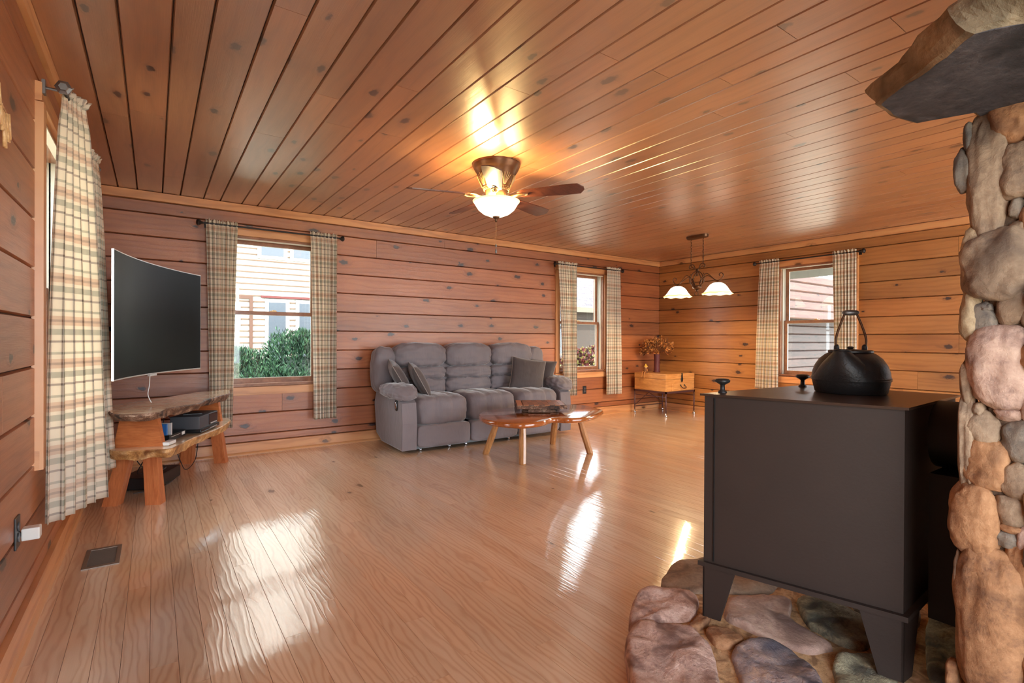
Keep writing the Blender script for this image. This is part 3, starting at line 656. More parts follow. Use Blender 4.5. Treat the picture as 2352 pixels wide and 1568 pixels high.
# ------------------------------------------------------------------ sofa
def sofa():
    X0, X1 = 2.155, 4.02; yF = 4.70; t = thing('reclining_sofa', 'three-seat grey velvet reclining sofa against the back wall', 'sofa')
    b_ = MB(); b_.span((X0+.01, 4.76, .030), (X1-.01, 5.42, .10)); b_.build('base_frame', m_black, t)
    b_ = MB(); b_.puff(((X0+X1)/2, 5.44, .56), (X1-X0+.10, .18, .90), 8, 12); b_.build('back_panel', m_velvet, t, True)
    sw = (X1-X0)/3
    def wr(sx, sz, s_, k=0):
        def f(u):
            a = .0
            nz = noise.noise(Vector((u.x*sx+k, u.y*2+k, u.z*sz))); return Vector((0, 0, 0))+Vector((u.x, u.y, u.z))*nz*s_
        return f
    for i in range(3):
        xc = X0+sw*(i+.5)
        def chan(u, k=i):
            n_ = noise.noise(Vector((u.x*5+k*3, u.y*3, u.z*3)))*.008; g_ = 0
            for q in (-.34, .34): g_ += math.exp(-((u.x-q)/.045)**2)
            return Vector((0, g_*.020*(1 if u.y < 0 else 0), -g_*.022*(1 if u.z > 0 else 0)))+Vector((u.x, u.y, u.z))*n_
        m_ = MB(); m_.puff((xc, yF+.32, .400), (sw-.002, .64, .32), 4.5, 18, chan); m_.build('seat_cushion', m_velvet, t, True)
        def pan(u, k=i):
            g_ = 0
            for q in (-.34, .34): g_ += math.exp(-((u.x-q)/.03)**2)
            return Vector((0, g_*.008 if u.y < 0 else 0, 0))+Vector((0, 1, 0))*noise.noise(Vector((u.x*6+k, u.z*5, 3)))*.006
        m_ = MB(); m_.puff((xc, yF+.075, .155), (sw-.008, .14, .23), 7, 16, pan); m_.build('footrest_panel', m_velvet, t, True)
        # back: three pleated tiers, leaning back
        for nm, zc, hh, yy, dd in (('lower_back_cushion', .60, .185, 5.365, .24), ('lumbar_cushion', .755, .125, 5.365, .26), ('headrest', .945, .235, 5.375, .30)):
            def pl(u, k=i, zc=zc):
                e_ = max(0, -u.z)**2; g_ = sin(u.x*22+k*2+zc*9+3*sin(u.x*4+k))*.012*e_*(u.y < 0)
                e2 = max(0, u.z)**3; g_ += sin(u.x*31+k+zc*5)*.004*e2*(u.y < 0)
                return Vector((0, g_, .018*(1-u.x*u.x)*(1 if nm_top and u.z > 0 else 0)))+Vector((u.x, u.y, u.z))*noise.noise(Vector((u.x*3+k, u.y*3, u.z*3+zc*7)))*.012
            nm_top = nm == 'headrest'
            m_ = MB(); m_.puff((xc, yy, zc), (sw+.006, dd, hh+.03), 3.6, 24, pl); m_.build(nm, m_velvet, t, True)
    for sg, xa in ((-1, X0), (1, X1)):
        # arm body with pillow pad, wing at the back
        m_ = MB(); xc = xa+sg*.085; rings = []
        prof = [(4.715, .035), (4.705, .30), (4.73, .50), (4.85, .58), (5.42, .58), (5.48, .45), (5.42, .12), (5.26, .05)]
        for q in (-1, -.93, .93, 1):
            ins = 0 if abs(q) < .99 else .012
            rings.append([Vector((xc+q*.082*1, y_+(ins if y_ < 5.2 else -ins), z_+(ins if z_ < .2 else -ins))) for y_, z_ in prof])
        m_.loft(rings); m_.build('arm', m_velvet, t)
        def pad(u): return Vector((0, 0, -.05*max(0, -u.y)**3))+Vector((u.x, u.y, u.z))*(noise.noise(Vector((u.x*3, u.y*5+sg, u.z*3)))*.014+.006*sin(u.y*24)*(abs(u.x)))
        m_ = MB(); m_.puff((xa+sg*.105, 4.96, .610), (.30, .52, .15), 2.8, 18, pad); m_.build('arm_pad', m_velvet, t, True)
        def wing(u): return Vector((u.x, u.y, u.z))*noise.noise(Vector((u.x*2, u.y*2+sg*4, u.z*3)))*.012
        m_ = MB(); m_.puff((xa+sg*.095, 5.40, .80), (.26, .24, .50), 3.2, 16, wing, Matrix.Rotation(-.0, 3, 'X')); m_.build('side_wing', m_velvet, t, True)
    m_ = MB(); m_.puff((X0-.172, 4.84, .475), (.012, .07, .115), 3, 8); m_.build('recliner_handle', m_black, t, True)
    m_ = MB(); m_.ball((X0-.180, 4.84, .475), (.006, .022, .04), 6); m_.build('handle_inset', m_chrome, t, True)
    for x_ in (2.21, 2.54, 2.74, 3.30, 3.50, 3.95):
        m_ = MB(); m_.tube([(x_, 4.79, .014), (x_+.02, 4.79, .014)], .014, 10); m_.box((x_+.01, 4.80, .030), (.03, .02, .02)); m_.build('caster', m_chrome, t)
    return t
sofa()
def pillow(c, w_, th, nrm, upv, label):
    t = thing('throw_pillow', label, 'pillow', c, 0, 'throw pillows on the sofa'); nn = Vector(nrm).normalized(); xx = nn.cross(Vector(upv)).normalized(); t.rotation_euler = Matrix((xx, nn, xx.cross(nn))).transposed().to_euler()
    n = 22; vs = []; fs = []
    for sg in (-1, 1):
        for i in range(n+1):
            for j in range(n+1):
                a, b_ = -1+2*i/n, -1+2*j/n
                h_ = (max(0, 1-abs(a)**2.6)*max(0, 1-abs(b_)**2.6))**.45*th/2+.0008
                pin = 1-.06*(1-abs(a)**2)*abs(b_)**2; pin2 = 1-.06*(1-abs(b_)**2)*abs(a)**2
                vs.append((a*w_/2*pin2, sg*h_+.004*noise.noise(Vector((a*4, b_*4, sg*3))), b_*w_/2*pin))
    m_ = (n+1)**2
    for s_ in range(2):
        for i in range(n):
            for j in range(n):
                q = [s_*m_+i*(n+1)+j, s_*m_+(i+1)*(n+1)+j, s_*m_+(i+1)*(n+1)+j+1, s_*m_+i*(n+1)+j+1]; fs.append(tuple(q if s_ == 0 else q[::-1]))
    mesh_obj('cushion_body', vs, fs, m_pillow, t, True)
    pp = [Vector((vs[i*(n+1)+j][0], 0, vs[i*(n+1)+j][2])) for i, j in [(i, 0) for i in range(n)]+[(n, j) for j in range(n)]+[(n-i, n) for i in range(n)]+[(0, n-j) for j in range(n)]]
    p_ = MB(); p_.tube([q*1.004 for q in pp], .0035, 6, True); p_.build('piping', m_piping, t, True)
pillow((2.13, 5.12, .73), .38, .13, (.80, -.30, .50), (-.55, 0, .83), 'dark velvet pillow resting on the left sofa arm, leftmost of four')
pillow((2.33, 5.06, .70), .38, .13, (.82, -.28, .48), (-.5, .05, .85), 'dark velvet pillow leaning to the left, second of the four from the left')
pillow((3.77, 5.05, .70), .42, .13, (-.40, -.82, .32), (.22, .1, .9), 'dark velvet pillow facing forward, front one of the right pair')
pillow((4.00, 5.10, .70), .38, .12, (-.80, -.45, .38), (.35, .1, .9), 'dark velvet pillow tucked between another pillow and the right arm')

# ------------------------------------------------------------------ coffee table and game board
def coffee():
    t = thing('coffee_table', 'freeform varnished wood coffee table on four splayed legs', 'coffee table')
    o = [(2.569, 4.213), (2.451, 3.965), (2.45, 3.731), (2.571, 3.535), (2.80, 3.53), (3.00, 3.62), (3.12, 3.52), (3.296, 3.50), (3.584, 3.62), (3.77, 3.76), (3.84, 3.95), (3.86, 4.208), (3.57, 4.36), (3.262, 4.42), (2.967, 4.42), (2.72, 4.36)]
    pts = catmull([(a, b_, 0) for a, b_ in o], 6, True); cen = Vector((3.1, 3.95, 0)); rings = []
    for ins, z in ((.03, .37), (.004, .376), (-.006, .392), (-.004, .408), (.006, .4175), (.014, .42)):
        rings.append([Vector((p.x, p.y, z))-(p-cen).normalized()*ins for p in pts])
    m_ = MB(); m_.loft(rings); m_.build('table_top', m_tabletop, t, auto=50)
    for (bx, by), (tx, ty) in (((2.70, 4.30), (2.79, 4.20)), ((2.752, 3.755), (2.80, 3.82)), ((3.564, 4.31), (3.50, 4.18)), ((3.574, 3.74), (3.50, 3.83))):
        m_ = MB(); rg = []
        for x_, y_, z_, r_ in ((bx, by, .0, .030), (bx, by, .01, .034), ((bx+tx)/2, (by+ty)/2, .19, .036), (tx, ty, .385, .027)):
            rg.append([Vector((x_+r_*cos(a_), y_+r_*sin(a_), z_)) for a_ in [pi/8+pi/4*k for k in range(8)]])
        m_.loft(rg); m_.build('leg', m_tableleg, t)
coffee()
ang = atan2(-.259, .402)
t = thing('checkers_board', 'bark-edged wooden checkers board box lying on the coffee table', 'game board', (3.19, 4.06, .42), ang)
mb = MB(); mb.box((.0, .02, .027), (.36, .30, .05), bev=.008); mb.box((-.02, -.15, .024), (.22, .05, .036), bev=.004); mb.build('drawer_box', m_bark, t)
mb = MB(); mb.box((0, 0, .062), (.49, .445, .034), bev=.006); mb.build('frame', m_bark, t)
mb = MB(); mb.box((-.212, 0, .0815), (.05, .40, .004)); mb.build('piece_tray', m_squareL, t)
for nm, par, mt in (('light_squares', 0, m_squareL), ('dark_squares', 1, m_squareD)):
    mb = MB()
    for i in range(8):
        for j in range(8):
            if (i+j) % 2 == par: mb.box((.025-.1785+.051*i, -.1785+.051*j, .081), (.049, .049, .006))
    mb.build(nm, mt, t)

# ------------------------------------------------------------------ chest on metal stand, vase, figure
t = thing('wooden_chest', 'light pine chest with dark latch on a metal stand in the corner', 'chest', (6.53, 5.18, .372), 0)
mb = MB(); mb.box((0, 0, .09), (.68, .60, .18), bev=.004); mb.build('body', m_chest, t)
mb = MB(); mb.box((0, 0, .222), (.685, .605, .08), bev=.006); mb.build('lid', m_chest, t)
mb = MB(); mb.box((.03, -.306, .062), (.50, .012, .105), bev=.003); dr = mb.build('drawer_front', m_chest, t)
mb = MB(); mb.tube(catmull([(-.045, -.318, .085), (-.05, -.345, .06), (-.02, -.352, .045), (.02, -.352, .045), (.05, -.345, .06), (.045, -.318, .085)], 6), .006, 8); mb.ball((-.045, -.316, .088), .012, 6); mb.ball((.045, -.316, .088), .012, 6); o = mb.build('drawer_handle', m_iron, dr, True); o.location = (.03, 0, 0)
mb = MB(); mb.ball((.03, -.306, .175), (.028, .006, .045), 8); mb.ball((.03, -.306, .225), (.02, .008, .022), 8); mb.box((.03, -.306, .255), (.02, .012, .03)); mb.build('latch', m_iron, t, True)
t = thing('metal_stand', 'thin wine-coloured metal frame stand carrying the pine chest', 'stand', (6.53, 5.18, 0), 0)
mb = MB(); mb.span((-.345, -.31, .345), (.345, -.29, .372)); mb.span((-.345, .29, .345), (.345, .31, .372)); mb.span((-.345, -.31, .345), (-.325, .31, .372)); mb.span((.325, -.31, .345), (.345, .31, .372)); mb.build('top_frame', m_stand, t)
for sx in (-1, 1):
    for sy in (-1, 1):
        l_ = MB(); l_.tube([(sx*.335, sy*.30, .35), (sx*.335, sy*.30, .03)], .009, 8); l_.build('leg', m_stand, t, True)
        l_ = MB(); l_.lathe([(.012, .06), (.014, .03), (.022, .02), (.024, 0)][::-1], (sx*.335, sy*.30, 0), 12); l_.build('foot', m_chrome, t, True)
mb = MB()
for sx in (-1, 1): mb.tube([(sx*.335, -.30, .29), (sx*.335, .30, .29)], .006, 6)
mb.tube([(-.335, .30, .10), (.335, .30, .10)], .006, 6); mb.tube([(-.335, .3, .12), (0, .3, .30), (.335, .3, .12)], .005, 6)
mb.build('crossbar', m_stand, t)
vx, vy, vz = 6.50, 5.30, .634
t = thing('vase', 'tall slim wine-red woven vase on the pine chest', 'vase', (vx, vy, vz))
prof = [(.055, 0), (.052, .01)]
for k in range(14): z_ = .015+k*.019; r_ = .045-.004*sin(k/13*pi); prof += [(r_, z_), (r_+.003, z_+.0095)]
prof += [(.045, .285)]
mb = MB(); mb.lathe(prof, n=20); mb.build('body', m_vase, t, True)
t = thing('dried_bouquet', 'round bunch of dried orange-brown leaves standing in the vase', 'dried flowers', (vx, vy, vz+.27)); Rb = random.Random(5)
st = MB(); lv = MB()
for k in range(70):
    a_ = Rb.uniform(0, 2*pi); el = Rb.uniform(-.25, 1.5); L = Rb.uniform(.20, .27); d = Vector((cos(a_)*cos(el), sin(a_)*cos(el), sin(el)*.85))
    tip = Vector((0, 0, .06))+d*L; st.tube(catmull([(0, 0, .0), Vector((0, 0, .10))+d*L*.35, tip], 4), .0018, 4)
    for q in range(9):
        p = Vector((0, 0, .08)).lerp(tip, .55+.055*q); s_ = Rb.uniform(.035, .06); dd = Vector((Rb.gauss(0, 1), Rb.gauss(0, 1), Rb.gauss(0, 1))).normalized(); dd = (dd+d*1.2).normalized(); e_ = dd.cross(Vector((Rb.gauss(0, 1), Rb.gauss(0, 1), Rb.gauss(0, 1)))).normalized()*s_*.28; f_ = dd.cross(e_).normalized()*s_*.15
        lv.k = 1 if Rb.random() < .35 else 0
        lv.add([p, p+dd*s_*.5+e_+f_, p+dd*s_, p+dd*s_*.5-e_+f_, p+dd*s_*.5-f_], [(0, 1, 4), (1, 2, 4), (2, 3, 4), (3, 0, 4)])
st.build('stems', m_drydark, t); lv.build('leaves', [m_dry, m_drydark], t)
t = thing('scarecrow_doll', 'small yellow-haired doll sitting on the chest edge, legs hanging down', 'doll', (6.205, 5.27, .634))
mb = MB(); mb.lathe([(.030, 0), (.036, .03), (.026, .06), (.012, .075)], n=12); mb.build('torso', m_drydark, t, True)
mb = MB(); mb.ball((0, 0, .088), .022, 8); mb.build('head', plain('doll_face', srgb(214, 170, 120), .6), t, True)
mb = MB(); mb.lathe([(.036, .095), (.030, .100), (.018, .112), (.004, .140)], n=14); mb.build('hat', plain('straw_yellow', srgb(214, 168, 60), .7), t)
for q in (-1, 1):
    mb = MB(); mb.tube(catmull([(-.01, q*.016, .012), (-.05, q*.022, .012), (-.062, q*.028, -.05)], 5), .008, 6); mb.ball((-.07, q*.03, -.06), (.016, .010, .008), 6); mb.build('leg', m_dry, t, True)
    mb = MB(); mb.tube([(0, q*.026, .055), (-.02, q*.045, .03)], .007, 6); mb.build('arm', m_dry, t, True)

# ------------------------------------------------------------------ outlets, floor register, wall ornament
def outlet(name, label, loc, rz):
    t = thing(name, label, 'outlet', loc, rz)
    mb = MB(); mb.box((0, -.003, 0), (.072, .006, .115), bev=.002); mb.build('cover_plate', m_black, t)
    mb = MB()
    for z_ in (-.02, .02): mb.lathe([(.016, 0), (.016, .003)], (0, -.0065, z_), 14, Matrix.Rotation(pi/2, 3, 'X'))
    mb.build('receptacle', m_greydev, t); return t
outlet('wall_outlet', 'black outlet plate low on the back wall below the narrow window', (5.235, YB, .395), 0)
outlet('wall_outlet', 'black outlet plate low on the left wall in the foreground', (XL, 2.56, .425), -pi/2*-1)
t = thing('plug_adapter', 'white square plug adapter sticking out of the left wall outlet', 'adapter', (XL+.006, 2.60, .405))
mb = MB(); mb.box((.030, 0, 0), (.052, .045, .045), bev=.005); mb.build('body', m_white, t); mb = MB(); mb.box((.004, 0, 0), (.006, .02, .02)); mb.build('prong', m_chrome, t)
t = thing('floor_register', 'rectangular brown metal floor vent near the left wall', 'vent', (-.215, 3.38, .0))
mb = MB()
for a_, b_ in (((-.075, -.145), (.075, -.118)), ((-.075, .118), (.075, .145)), ((-.075, -.118), (-.056, .118)), ((.056, -.118), (.075, .118))): mb.span((a_[0], a_[1], -.001), (b_[0], b_[1], .005), bev=.0012)
mb.build('rim', m_bronzevent, t)
mb = MB()
for k in range(26): mb.box((0, -.113+k*.009, .001), (.112, .0028, .004))
mb.build('louvre', m_bronzevent, t); mb = MB(); mb.box((0, 0, -.0005), (.114, .238, .001)); mb.build('shaft', m_black, t)
t = thing('wall_ornament', 'pale carved wooden stick ornament at the left edge, hung on the wall', 'wall ornament', (XL, 2.27, 1.95)); Ro = random.Random(3)
m_straw = solid_wood('pale_bamboo', srgb(206, 150, 90), srgb(246, 214, 160), (30, 30, 30), .4, .4)
for k in range(14):
    mb = MB(); y_ = -.10+.015*k; z_ = -.10+.02*Ro.uniform(-2, 2)+(.10 if k < 5 else 0); L = Ro.uniform(.05, .12); mb.tube([(.012, y_, z_), (.014, y_+.006, z_-L)], .005, 6); mb.build('stick', m_straw, t, True)
mb = MB(); mb.tube([(.008, -.12, -.05), (.008, .12, -.08)], .004, 6); mb.tube([(.008, -.10, .0), (.008, -.02, -.02)], .006, 6); mb.build('hanger', m_straw, t, True)

# ------------------------------------------------------------------ ceiling fan with light
def fan():
    t = thing('ceiling_fan', 'five-blade brown ceiling fan with a lit glass bowl light', 'ceiling fan', (2.09, 3.20, 0))
    mb = MB(); mb.lathe([(.06, 2.19), (.078, 2.205), (.085, 2.23), (.092, 2.25), (.096, 2.262), (.104, 2.275), (.125, 2.31), (.140, 2.345), (.150, 2.375), (.160, 2.388), (.166, 2.40), (.172, 2.415), (.178, 2.428), (.178, 2.44)], n=48); mo = mb.build('motor_housing', m_bronze, t, auto=35)
    for k in range(8):                                                   # acanthus leaves round the housing
        mb = MB(); a_ = 2*pi*k/8
        for q in range(-2, 3):
            b_ = a_+q*.10; pts = [Vector((r_*cos(a_+(b_-a_)*s_), r_*sin(a_+(b_-a_)*s_), z_)) for r_, z_, s_ in ((.107, 2.272, .2), (.124, 2.305, .8), (.139, 2.335, 1.3), (.147-.004*abs(q), 2.355-.006*abs(q), 1.5))]
            mb.tube(catmull(pts, 4), lambda s_: .0045*(1-.6*s_), 6)
        mb.build('leaf_ornament', m_goldbronze, mo, True)
    mb = MB()
    for z_, r_ in ((2.262, .099), (2.252, .095), (2.243, .092)):
        for k in range(40): a_ = 2*pi*k/40; mb.ball((r_*cos(a_), r_*sin(a_), z_), .0045, 4)
    mb.build('beaded_band', m_goldbronze, mo)
    mb = MB(); mb.lathe([(.065, 2.155), (.07, 2.17), (.055, 2.185), (.06, 2.20)], n=32); mb.build('light_fitter', m_goldbronze, t, True)
    for k in range(5):
        a_ = radians(-54+72*k)
        r_ = Matrix.Rotation(a_, 3, 'Z'); tl = Matrix.Rotation(radians(-13), 3, 'X')
        n = 14; rg = []
        top = []; 
        for i in range(n+1):
            s_ = i/n; x_ = .17+s_*.49; hw = .048+.020*min(1, s_*1.4)
            if s_ < .06: hw *= .55+.45*s_/.06
            if s_ > .90: hw *= sqrt(max(.0, 1-((s_-.90)/.10)**2))*.75+.25
            rg.append([r_ @ (tl @ Vector((0, hw*y_, zz))+Vector((x_, 0, 2.205))) for y_, zz in ((-1, -.003), (1, -.003), (1, .003), (-1, .003))])
        mb = MB(); mb.loft(rg); bl = mb.build('blade', m_walnut, t)
        mb = MB(); mb.tube([r_ @ Vector(p) for p in ((.06, 0, 2.19), (.10, .0, 2.185), (.14, 0, 2.195), (.20, 0, 2.196))], .009, 8)
        for sg in (-1, 1): mb.tube(catmull([r_ @ Vector(p) for p in ((.13, 0, 2.193), (.17, sg*.022, 2.196+sg*.003), (.22, sg*.024, 2.197+sg*.003), (.245, 0, 2.196))], 5), .006, 6)
        mb.build('blade_bracket', m_goldbronze, bl, True)
    mb = MB(); rb = .170
    prof = [(.004, 2.048), (.05, 2.054), (.10, 2.075), (.135, 2.104), (.155, 2.135), (.166, 2.155)]
    mb.lathe(prof+[(r_-.004, z_+.001) for r_, z_ in prof[::-1]], n=48, cap=False); mb.build('glass_bowl', m_bowl, t, True)
    mb = MB(); mb.lathe([(.166, 2.155), (.174, 2.160), (.176, 2.166), (.170, 2.168), (.162, 2.158)], n=48, cap=False); mb.build('bowl_rim', m_bowlrim, t, True)
    mb = MB(); mb.lathe([(.006, 2.012), (.010, 2.022), (.008, 2.032), (.022, 2.040), (.028, 2.052), (.02, 2.056)], n=20); mb.build('finial', m_bronze, t, True)
    mb = MB()
    for k in range(34): mb.ball((0, 0, 2.008-k*.005), .0022, 4)
    mb.tube([(0, 0, 2.01), (0, 0, 1.84)], .001, 4); mb.build('pull_chain', m_goldbronze, t)
    mb = MB(); mb.lathe([(.002, 1.775), (.007, 1.782), (.008, 1.80), (.004, 1.812), (.002, 1.815), (.002, 1.825), (.006, 1.83), (.007, 1.838), (.003, 1.848)], n=12); mb.build('chain_pull', m_pewter, t, True)
    for k in range(2):
        l = bpy.data.lights.new('fan_bulb', 'POINT'); l.energy = 24; l.color = (1, .70, .28); l.shadow_soft_size = .022
        o = bpy.data.objects.new('fan_bulb', l); C.objects.link(o); o.parent = t; a_ = radians(20+180*k); o.location = (.10*cos(a_), .10*sin(a_), 2.150)
fan()

# ------------------------------------------------------------------ chandelier
def chandelier():
    t = thing('chandelier', 'two-light bronze scroll chandelier with lit bell glass shades', 'chandelier', (5.54, 3.905, 0))
    mb = MB(); n = 32; rg = []
    for s_, z_ in ((1, 2.44), (1, 2.425), (.88, 2.408), (.6, 2.402)):
        rg.append([Vector(((.055*s_)*cos(2*pi*i/n), (.095 if sin(2*pi*i/n) > 0 else -.095)*(1 if abs(sin(2*pi*i/n)) > 1e-6 else 0)+.055*s_*sin(2*pi*i/n), z_)) for i in range(n)])
    mb.loft(rg); mb.build('canopy', m_bronze, t, auto=40)
    for sg in (-1, 1):
        mb = MB()
        for k in range(9):
            z_ = 2.40-k*.036; pts = []
            for q in range(12):
                a_ = 2*pi*q/12; dx = .008*cos(a_); dz = .023*sin(a_); pts.append((dx if k % 2 else 0, sg*.085+(0 if k % 2 else dx), z_-.02+dz))
            mb.tube(pts, .0028, 5, True)
        mb.build('chain', m_bronze, t, True)
    mb = MB()
    for sg in (-1, 1):
        for off in (-.02, .02):
            mb.tube(catmull([(off, sg*.03, 1.80), (off, sg*.075, 1.87), (off*1.4, sg*.05, 1.96), (off*.6, sg*.005, 2.0), (0, -sg*.03, 2.03), (0, -sg*.085, 2.06)], 6), .006, 6)
        mb.tube(catmull([(0, -sg*.01, 1.94), (0, sg*.02, 2.02), (0, sg*.06, 2.085), (0, sg*.105, 2.075), (0, sg*.11, 2.045), (0, sg*.085, 2.04)], 6), .0065, 6)
        mb.tube(catmull([(0, sg*.02, 1.80), (0, sg*.10, 1.86), (0, sg*.11, 1.93), (0, sg*.085, 1.97)], 6), .0045, 6)
    mb.build('scroll_frame', m_bronze, t, True)
    mb = MB(); mb.lathe([(.02, 1.775), (.045, 1.782), (.055, 1.792), (.055, 1.812), (.042, 1.818), (.02, 1.82)], n=24); mb.lathe([(.008, 1.74), (.016, 1.75), (.02, 1.775)], n=16)
    for k in range(3): a_ = 2*pi*k/3; mb.tube(catmull([(0, 0, 1.76), (.02*cos(a_), .02*sin(a_), 1.735), (.03*cos(a_), .03*sin(a_), 1.715), (.018*cos(a_), .018*sin(a_), 1.70)], 5), .004, 5)
    mb.build('hub', m_bronze, t, True)
    for sg in (-1, 1):
        mb = MB()
        for off, lift in ((-.012, 0), (.012, -.025)):
            mb.tube(catmull([(off, sg*.035, 1.81), (off, sg*.07, 1.90), (off, sg*.14, 1.955+lift), (off*.8, sg*.20, 1.915+lift*.6), (off*.3, sg*.245, 1.872), (0, sg*.285, 1.852)], 6), .0055, 6)
        mb.tube(catmull([(0, sg*.285, 1.852), (0, sg*.335, 1.875), (0, sg*.36, 1.915), (0, sg*.335, 1.945), (0, sg*.305, 1.93), (0, sg*.315, 1.91)], 6), .0055, 6)
        mb.tube([(0, sg*.285, 1.855), (0, sg*.285, 1.835)], .010, 8); mb.lathe([(.036, 1.828), (.036, 1.842)], (0, sg*.285, 0), 16); mb.build('arm', m_bronze, t, True)
        n = 48; prof = [(.030, 1.832), (.055, 1.826), (.085, 1.808), (.110, 1.778), (.130, 1.745), (.152, 1.716)]; rim = [(.152, 1.716), (.165, 1.704), (.178, 1.694)]
        def bell(pr, name, mat, wav):
            m_ = MB(); rg = []
            for side in (0, 1):
                for r_, z_ in (pr if side == 0 else [(r_-.004, z_-.002) for r_, z_ in pr[::-1]]):
                    wv = wav*max(0, (r_-.14)/.038)
                    rg.append([Vector(((r_+wv*.004*cos(8*2*pi*i/n))*cos(2*pi*i/n), sg*.285+(r_+wv*.004*cos(8*2*pi*i/n))*sin(2*pi*i/n), z_+wv*.006*cos(8*2*pi*i/n))) for i in range(n)])
            m_.loft(rg, cap=False); return m_.build(name, mat, t, True)
        sh = bell(prof, 'glass_shade', m_shade, 1); r_ = bell(rim, 'shade_rim', m_shaderim, 1); r_.parent = sh
        l = bpy.data.lights.new('chandelier_bulb', 'POINT'); l.energy = 24; l.color = (1, .74, .40); l.shadow_soft_size = .035
        o = bpy.data.objects.new('chandelier_bulb', l); C.objects.link(o); o.parent = t; o.location = (0, sg*.285, 1.745)
chandelier()

# ------------------------------------------------------------------ wood stove and kettle
TOP = [(1.665, 1.158), (1.835, .567), (2.45, .600), (2.39, 1.125)]    # FL, FR, BR, BL
def stove():
    t = thing('wood_stove', 'black steel box wood stove standing on the stone hearth', 'wood stove')
    cen = Vector((sum(p[0] for p in TOP)/4, sum(p[1] for p in TOP)/4, 0))
    def q(ins): return [tuple((Vector((p[0], p[1], 0))+(cen-Vector((p[0], p[1], 0))).normalized()*ins).xy) for p in TOP]
    mb = MB(); mb.prism(q(.0), .932, .940); mb.build('top_plate', m_stovetop, t)
    mb = MB(); mb.prism(q(.018), .318, .932); mb.build('firebox_body', m_stove, t)
    mb = MB(); mb.prism(q(-.004), .302, .318); mb.build('base_plate', m_stove, t)
    A = Vector((1.665, 1.158, 0)); Bv = Vector((1.835, .567, 0)); d = (Bv-A).normalized(); nr = Vector((-d.y, d.x, 0)) * -1
    # raised side plate with a welded seam near the front corner
    mb = MB(); o1 = A+d*.055; o2 = Bv-d*.018
    def side(p, h0, h1, o_): return [p+nr*o_+Vector((0, 0, h0)), p+nr*o_+Vector((0, 0, h1))]
    mb.add([*side(o1, .322, .928, -.013), *side(o2, .322, .928, -.013), *side(o1, .322, .928, -.0085), *side(o2, .322, .928, -.0085)], [(4, 6, 7, 5), (0, 4, 5, 1), (2, 3, 7, 6), (1, 5, 7, 3), (0, 2, 6, 4)]); 
    mb = MB(); mb.box(A+d*.050+nr*-.010+Vector((0, 0, .625)), (.004, .004, .60)); mb.build('seam', m_duct, t)
    e = Vector(TOP[3]+(0,))-A; e.normalize()
    for cx, cy_, du, dv in ((A.x, A.y, 1, 1), (Bv.x, Bv.y, -1, 1), (TOP[2][0], TOP[2][1], -1, -1), (TOP[3][0], TOP[3][1], 1, -1)):
        c0 = Vector((cx, cy_, 0))+(cen-Vector((cx, cy_, 0))).normalized()*.015; m_ = MB(); top = .115; bot = .062; th = .006
        for ax, ay, s1, s2 in ((d*du, e*dv, 1, 1), (e*dv, d*du, 1, 1)):
            m_.loft([[c0+ay*k+Vector((0, 0, .310)) for k in (0,)]+[c0+ay*th+Vector((0, 0, .310)), c0+ay*th+ax*top+Vector((0, 0, .310)), c0+ax*top+Vector((0, 0, .310))],
                     [c0+Vector((0, 0, .112)), c0+ay*th+Vector((0, 0, .112)), c0+ay*th+ax*bot+Vector((0, 0, .112)), c0+ax*bot+Vector((0, 0, .112))]])
        m_.build('leg', m_stove, t)
    # draft knobs
    for x_, y_ in ((1.762, 1.128), (2.285, 1.085)):
        m_ = MB(); m_.lathe([(.016, .938), (.016, .944), (.009, .950), (.008, .968), (.012, .972), (.026, .980), (.028, .986), (.022, .992), (.006, .994)], (x_, y_, 0), 20); m_.build('draft_knob', m_cast, t, True)
    # flue box and round pipe at the rear
    mb = MB(); mb.span((2.02, .36, .26), (2.42, .57, .72)); mb.build('flue_box', m_duct, t)
    mb = MB(); mb.lathe([(.11, 0), (.11, .20), (.118, .20), (.118, .22), (.11, .22), (.11, .42)], (2.16, .585, .83), 28, Matrix.Rotation(pi/2, 3, 'X')); mb.build('flue_pipe', m_duct, t, auto=40)
    # door on the front end
    f0 = Vector((TOP[3][0], TOP[3][1], 0)); mid = (A+f0)/2; nf = Vector((-e.y, e.x, 0)); nf = nf if nf.y > 0 else -nf
    rotf = Matrix((e, nf, Vector((0, 0, 1)))).transposed()
    mb = MB(); mb.box(mid+nf*.004+Vector((0, 0, .62)), (.42, .03, .34), rotf, bev=.008); dr = mb.build('door', m_cast, t)
    mb = MB(); mb.tube([mid+e*.15+nf*.02+Vector((0, 0, .62)), mid+e*.15+nf*.07+Vector((0, 0, .62)), mid+e*.15+nf*.07+Vector((0, 0, .54))], .009, 8); mb.build('door_handle', m_chrome, dr, True)
stove()
